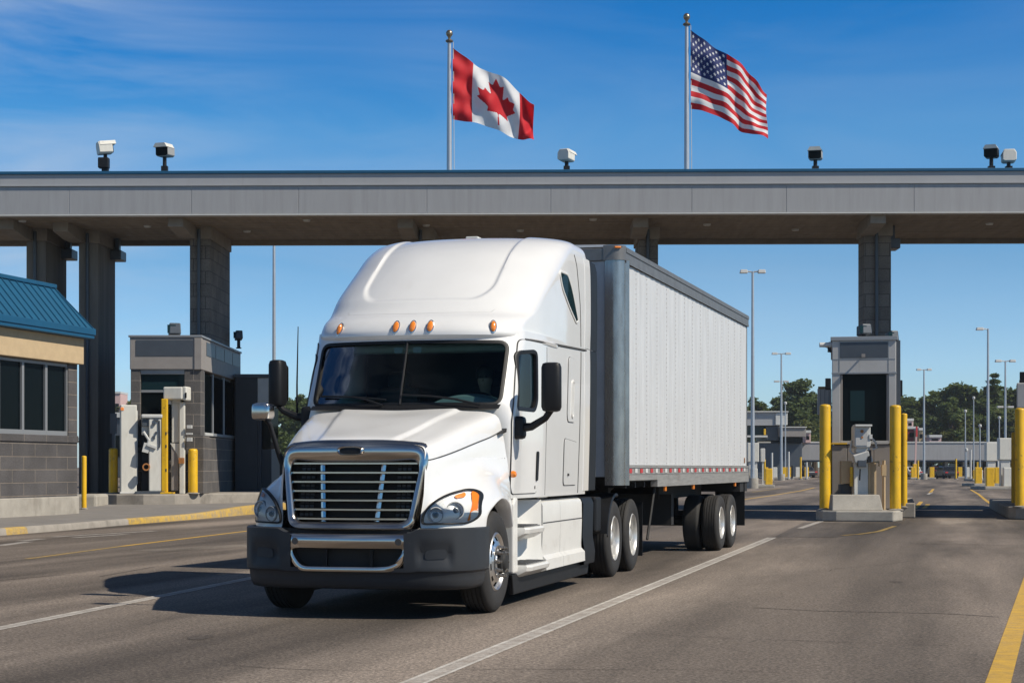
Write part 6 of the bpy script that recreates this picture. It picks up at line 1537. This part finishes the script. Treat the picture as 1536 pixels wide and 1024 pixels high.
# --- driver
def skinned(name, verts, edges, radii, m, par, root=0, sub=2):
    me = bpy.data.meshes.new(name); me.from_pydata(verts, edges, []); me.materials.append(m)
    o = bpy.data.objects.new(name, me); C.objects.link(o)
    if par: o.parent = par
    md = o.modifiers.new('skin', 'SKIN'); md.use_smooth_shade = True
    for i, r in enumerate(radii):
        sv = me.skin_vertices[0].data[i]; sv.radius = r if isinstance(r, tuple) else (r, r); sv.use_root = (i == root)
    s_ = o.modifiers.new('sub', 'SUBSURF'); s_.levels = sub; s_.render_levels = sub
    return o
rot = Matrix.Rotation(-PHI, 4, 'Z'); dl = TO + rot @ V3((.55, 3.25, 1.64))
dr = thing('person', 'driver in a dark jacket and pale vest behind the truck’s steering wheel', 'person', dl, -PHI)
vs = [(0,.08,.10),(0,.09,.28),(0,.07,.46),(0,.04,.585),(0,.02,.66),(0,0,.75),(0,-.005,.84),
      (.19,.05,.50),(.28,-.10,.27),(.22,-.38,.43),(.21,-.45,.47),(-.19,.05,.50),(-.28,-.10,.27),(-.22,-.38,.43),(-.21,-.45,.47),
      (.10,.0,.06),(.13,-.38,.04),(.13,-.47,-.20),(-.10,0,.06),(-.13,-.38,.04),(-.13,-.47,-.20)]
ed = [(0,1),(1,2),(2,3),(3,4),(4,5),(5,6),(2,7),(7,8),(8,9),(9,10),(2,11),(11,12),(12,13),(13,14),(0,15),(15,16),(16,17),(0,18),(18,19),(19,20)]
rd = [(.16,.12),(.16,.11),(.17,.11),.055,.055,(.092,.108),(.084,.10),.07,.05,.038,.03,.07,.05,.038,.03,.09,.075,.05,.09,.075,.05]
body = skinned('body', vs, ed, rd, M['skin'], dr)
# jacket and vest follow the body
jk = skinned('jacket', [vs[i] for i in (0,1,2,3,7,8,9,11,12,13)], [(0,1),(1,2),(2,3),(2,4),(4,5),(5,6),(2,7),(7,8),(8,9)], [(.185,.145),(.185,.135),(.19,.13),.075,.085,.064,.05,.085,.064,.05], M['jacket'], dr)
vt = skinned('vest', [vs[0], vs[1], vs[2], (0,.05,.54)], [(0,1),(1,2),(2,3)], [(.195,.155),(.197,.150),(.185,.142),(.09,.09)], M['vest'], dr)
tr_ = skinned('trousers', [vs[i] for i in (0,15,16,17,18,19,20)], [(0,1),(1,2),(2,3),(0,4),(4,5),(5,6)], [(.17,.14),.105,.09,.062,.105,.09,.062], M['jacket'], dr)
b = MB(); b.lathe([(.0,.945),(.055,.938),(.09,.91),(.104,.87),(.106,.82),(.10,.79)], (0,.01,0), n=20); b.build('hair', M['hair'], dr)
b = MB()
for x in (-.03,.03): b.lathe([(.0,-.012),(.009,-.008),(.013,0)], (x,-.088,.805), 'y', 10)
b.build('eyes', M['hair'], dr)
b = MB(); b.add([(-.012,-.085,.79),(.012,-.085,.79),(0,-.115,.765),(-.016,-.088,.755),(.016,-.088,.755)], [(0,1,2),(0,2,3),(1,4,2),(2,4,3)]); b.cbox((0,-.088,.725),(.045,.012,.012)); b.build('nose_and_mouth', M['skin'], dr)
for sg in (-1, 1):                      # hands closed round the wheel rim
    hb = V3((sg*.21, -.45, .47)); f_v = [tuple(hb), tuple(hb + V3((-sg*.0,-.05,.02)))]; f_e = [(0,1)]; f_r = [.026, .030]
    for k in range(5):
        base = hb + V3((sg*(-.03 + .018*k), -.065, .025)); i0 = len(f_v)
        ln = (.6,1,1.08,1,.8)[k]
        f_v += [tuple(base + V3((0,-.025,.022))*ln), tuple(base + V3((0,-.055,.012))*ln), tuple(base + V3((0,-.06,-.02))*ln)]
        f_e += [(1,i0),(i0,i0+1),(i0+1,i0+2)]; f_r += [.0095,.0085,.0075]
    skinned('hand', f_v, f_e, f_r, M['skin'], dr)
# ================================================================ the trailer
TA = V3((1.430, 22.6, 0)); TB = V3((4.49, 33.1, 0)); TL = (TB - TA).length; TYAW = math.atan2(TB.x - TA.x, TB.y - TA.y)
tr = thing('box_trailer', 'long white ribbed box trailer with polished corner post behind the truck', 'trailer', TA, -TYAW)
TW = 2.6; ZF, ZTp = 1.27, 4.36; ZS0, ZS1 = 1.475, 4.13
M['tside'] = mat('white_trailer_sheet', (.60,.605,.61), .40, var=.2, vscale=3.2, stretch=(1,2.2,.35), rvar=.1)
M['trfront'] = mat('grey_trailer_front', (.50,.50,.50), .5, var=.2, vscale=3)
M['roofw'] = mat('white_trailer_roof', (.72,.72,.72), .45, var=.1)
M['rivet'] = mat('rivet_head', (.30,.28,.25), .5, metal=.3)
RC = .12
# side panels: each sheet has shallow vertical corrugation
npan = 15; y0, y1 = RC + .03, TL - .14
for sgx in (0, 1):
    for k in range(npan):
        a, c = lerp(y0, y1, k/npan), lerp(y0, y1, (k+1)/npan); nn = 16; rows = []
        for i in range(nn + 1):
            y = lerp(a + .002, c - .002, i/nn); u = i/nn; d = .007*(.5 - .5*math.cos(2*math.pi*u*2)) ** 2 + (.004 if i in (0, nn) else 0)
            x = d if sgx == 0 else -TW - d; rows.append([(x, y, ZS0), (x, y, ZS1)])
        b = MB(); b.grid(rows); b.build('side_sheet', M['tside'], tr, smooth=50)
    b = MB(); sx = 1 if sgx == 0 else -1; xb = .006 if sgx == 0 else -TW - .006
    for k in range(npan + 1):
        y = lerp(y0, y1, k/npan) + (.012 if k == 0 else 0)
        for z in [ZS0 + .03 + j*.067 for j in range(40)]:
            if z < ZS1 - .02: b.cbox((xb, y, z), (.006,.0125,.0125))
    b.build('rivets', M['rivet'], tr, smooth=0)
b = MB(); b.box(-TW + .02, -.02, RC, TL - .1, ZF + .05, ZTp - .06); b.build('core', M['roofw'], tr, smooth=0)
b = MB(); b.box(-TW + RC, -RC, .0, .06, ZF + .05, ZTp - .2); fw = b.build('front_wall', M['trfront'], tr, smooth=0)
b = MB()
for x in (-RC - .05, -RC - .45, -.9, -1.3, -1.7, -2.0, -TW + RC + .05):
    for j in range(26): b.cbox((x, -.003, ZF + .15 + j*.105), (.018,.012,.018))
b.build('rivets', M['rivet'], fw, smooth=0)
for s_, xc in ((1, -RC), (-1, -TW + RC)):
    def arc(rr, z): return [(xc + s_*rr*math.cos(a), RC - rr*math.sin(a), z) for a in [k*math.pi/2/10 for k in range(11)]]
    b = MB(); P = [[(xc + s_*.19, RC + .03, z)] + arc(.19 if False else RC + .022, z) + [(xc - s_*.10, -.022, z)] for z in (ZF - .06, ZF + .3, 2.5, 3.4, ZS1 + .02)]; b.grid(P); cp = b.build('corner_post', M['post'], tr, smooth=50)
    b = MB(); P = [arc(RC + .034, z) + [(xc - s_*.12, -.034, z)] for z in (ZS1 + .02, ZTp - .02)]; b.grid(P); b.build('corner_cap', M['toprail'], tr, smooth=50)
    b = MB(); b.cbox((xc + s_*.07, -.02, ZTp - .05), (.09,.05,.025), (0,0,s_*R(28))); b.build('marker_light', M['amber'], tr, smooth=0, bevel=.01)
    # top and bottom rails
    b = MB(); xo = .028 if s_ > 0 else -TW - .028; xi = xo - s_*.08
    b.box(min(xi,xo), max(xi,xo), RC, TL, ZS1 - .01, ZTp - .03); b.box(min(xi,xo+s_*.012), max(xi,xo+s_*.012), RC, TL, ZTp - .10, ZTp - .05); b.box(min(xi,xo+s_*.008), max(xi,xo+s_*.008), RC, TL, ZS1 - .01, ZS1 + .03)
    b.build('top_rail', M['toprail'], tr, smooth=0)
    b = MB(); xo2 = .03 if s_ > 0 else -TW - .03; xi2 = xo2 - s_*.1
    b.box(min(xi2,xo2), max(xi2,xo2), RC + .02, TL, ZF, ZF + .075); b.box(min(xi2,xo2-s_*.008), max(xi2,xo2-s_*.008), RC + .02, TL, ZF + .075, ZS0 - .02); b.box(min(xi2,xo2+s_*.006), max(xi2,xo2+s_*.006), RC+.02, TL, ZF + .082, ZF + .088); b.box(min(xi2,xo2+s_*.004), max(xi2,xo2+s_*.004), RC+.02, TL, ZS0 - .035, ZS0 - .005); b.box(min(xi2,xo2), max(xi2,xo2), 2.2, TL, ZF - .10, ZF)
    rl = b.build('bottom_rail', M['steelrail'], tr, smooth=0)
    xt = xo2 - s_*.004; zt0 = ZF + .10
    for k in range(30):
        yy = .35 + k * .345
        if yy + .3 > TL: break
        b = MB(); m_ = M['redtape'] if k % 2 == 0 else M['whitetape']; b.box(min(xt, xt+s_*.004)-.0, max(xt, xt+s_*.004), yy, yy + (.16 if k % 2 == 0 else .15), zt0, zt0 + .058); b.build('reflective_tape', m_, rl, smooth=0)
    b = MB(); b.box(min(xt,xt+s_*.006), max(xt,xt+s_*.006), .25, .33, ZF + .03, ZF + .10); b.build('red_marker', M['redtape'], rl, smooth=0)
b = MB(); b.box(-TW + .2, -.2, -.03, .02, ZTp - .22, ZTp - .05); b.build('front_top_rail', M['toprail'], tr, smooth=0, bevel=.01)
b = MB(); P = []
for y in (.0, .1, TL*.5, TL): P.append([(-TW - .01, y, ZTp - .035), (-TW + .25, y, ZTp - .005), (-TW/2, y, ZTp + .015), (-.25, y, ZTp - .005), (.01, y, ZTp - .035)])
b.grid(P); b.add(P[0], [tuple(range(5))]); b.build('roof', M['roofw'], tr, smooth=40)
for k, (dz, m_) in enumerate(((.0, 'red'), (.11, 'rust'), (.19, 'ltgrey'))):
    b = MB(); b.box(.0125, .0155, RC + .12 + (.05 if k else 0)*(k-1), RC + .17 + (.05 if k else 0)*(k-1), ZS0 + .04 + .01*k, ZS0 + .15 + .04*(k==2)); b.build('sticker', M[m_], tr, smooth=0)
b = MB(); b.box(.0125, .0155, TL - .42, TL - .36, ZS0 + .05, ZS0 + .15); b.build('sticker', M['rust'], tr, smooth=0)
b = MB(); b.box(-TW, .0, TL - .1, TL + .02, ZF, ZTp - .03); b.build('rear_frame', M['toprail'], tr, smooth=0, bevel=.02)
b = MB(); b.box(-TW + .05, -.05, .2, TL, ZF - .02, ZF + .06)
for k in range(int(TL / .6)): b.box(-TW + .06, -.06, .5 + k*.6, .56 + k*.6, ZF - .10, ZF - .02)
b.build('floor', M['chassis'], tr, smooth=0)
# running gear
w1, w2 = 7.85, 9.06
b = MB()
for x in (-1.95, -.75): b.box(x - .05, x + .05, 5.9, 9.9, .92, 1.16)
for y in (w1, w2): b.tube([(-2.2,y,.5),(-.4,y,.5)], .075, 12)
b.box(-1.8,-.9,6.9,7.1,.85,1.1); b.box(-1.9,-.8,8.0,8.15,.6,1.1)
b.tube([(-1.3,6.0,.8),(-1.3,6.9,.8)], .16, 14); b.tube([(-.75,6.4,1.1),(-.75,7.2,.5)], .05, 8); b.box(-1.4,-.5,5.95,6.15,.5,1.0)
b.build('axle_frame', M['chassis'], tr, smooth=30)
for sg, x in ((1, .02), (-1, -TW - .02)):
    for y in (w1, w2):
        wheel(tr, 'wheel', x, y, sg, 'drive', r=.48); inner_tyre(tr, x - sg*.325, y, sg, r=.48)
    b = MB(); xx = x - sg*.62; b.box(xx - .06, xx + .06, 1.55, 1.70, .35, 1.16); b.cbox((xx, 1.62, .33), (.26,.30,.05)); b.tube([(xx,1.62,1.1),(xx - sg*.1,2.5,1.16)], .03, 8); b.build('landing_gear', M['chassis'], tr, smooth=30)
    b = MB(); b.tube([(x - sg*.1, 2.55, 1.2), (x - sg*.12, 2.1, .42)], .02, 6); b.build('brace', M['chassis'], tr)
    b = MB(); b.box(min(x - sg*.55, x), max(x - sg*.55, x), TL - .45, TL - .43, .35, 1.2); b.build('mud_flap', M['black'], tr, smooth=0)
    for yy in (2.9, 5.2, TL - 1.5):
        b = MB(); b.cbox((x - sg*.02, yy, ZF - .13), (.04,.07,.09)); b.build('marker_light', M['amber'], tr, smooth=0, bevel=.01)
b = MB(); b.box(-TW + .3, -.3, TL - .12, TL - .02, .50, .62); b.box(-TW + .5, -TW + .6, TL - .1, TL - .03, .6, 1.3); b.box(-.6, -.5, TL - .1, TL - .03, .6, 1.3); b.build('under_guard', M['black'], tr, smooth=0)
b = MB(); b.box(-TW + .1, .0, TL - .9, TL - .02, ZF - .28, ZF); b.build('rear_bolster', M['chassis'], tr, smooth=0)
# air and power hoses between truck and trailer
for x, c_ in ((-.25, 'red'), (0, 'black'), (.25, 'bluetrim')):
    b = MB(); P = []
    for i in range(60):
        t = i/59; P.append((x + .05*math.cos(t*40), lerp(5.58, 6.75, t), 1.9 - .5*math.sin(math.pi*t) + .05*math.sin(t*40)))
    b.tube(P, .014, 6); b.build('air_hose', M[c_], tk)
hz = MB(); hz.box(-420, 420, -50, 420, -1, 34); ho = hz.build('haze', M["ltgrey"], smooth=0)
hm_ = bpy.data.materials.new('haze_air'); hm_.use_nodes = True; N = hm_.node_tree.nodes; L = hm_.node_tree.links; N.remove(N['Principled BSDF'])
pv = N.new('ShaderNodeVolumePrincipled'); pv.inputs['Color'].default_value = (.9,.94,1,1); pv.inputs['Density'].default_value = .0002; pv.inputs['Anisotropy'].default_value = .3
L.new(pv.outputs[0], N['Material Output'].inputs['Volume']); ho.data.materials.clear(); ho.data.materials.append(hm_); ho['kind'] = 'stuff'
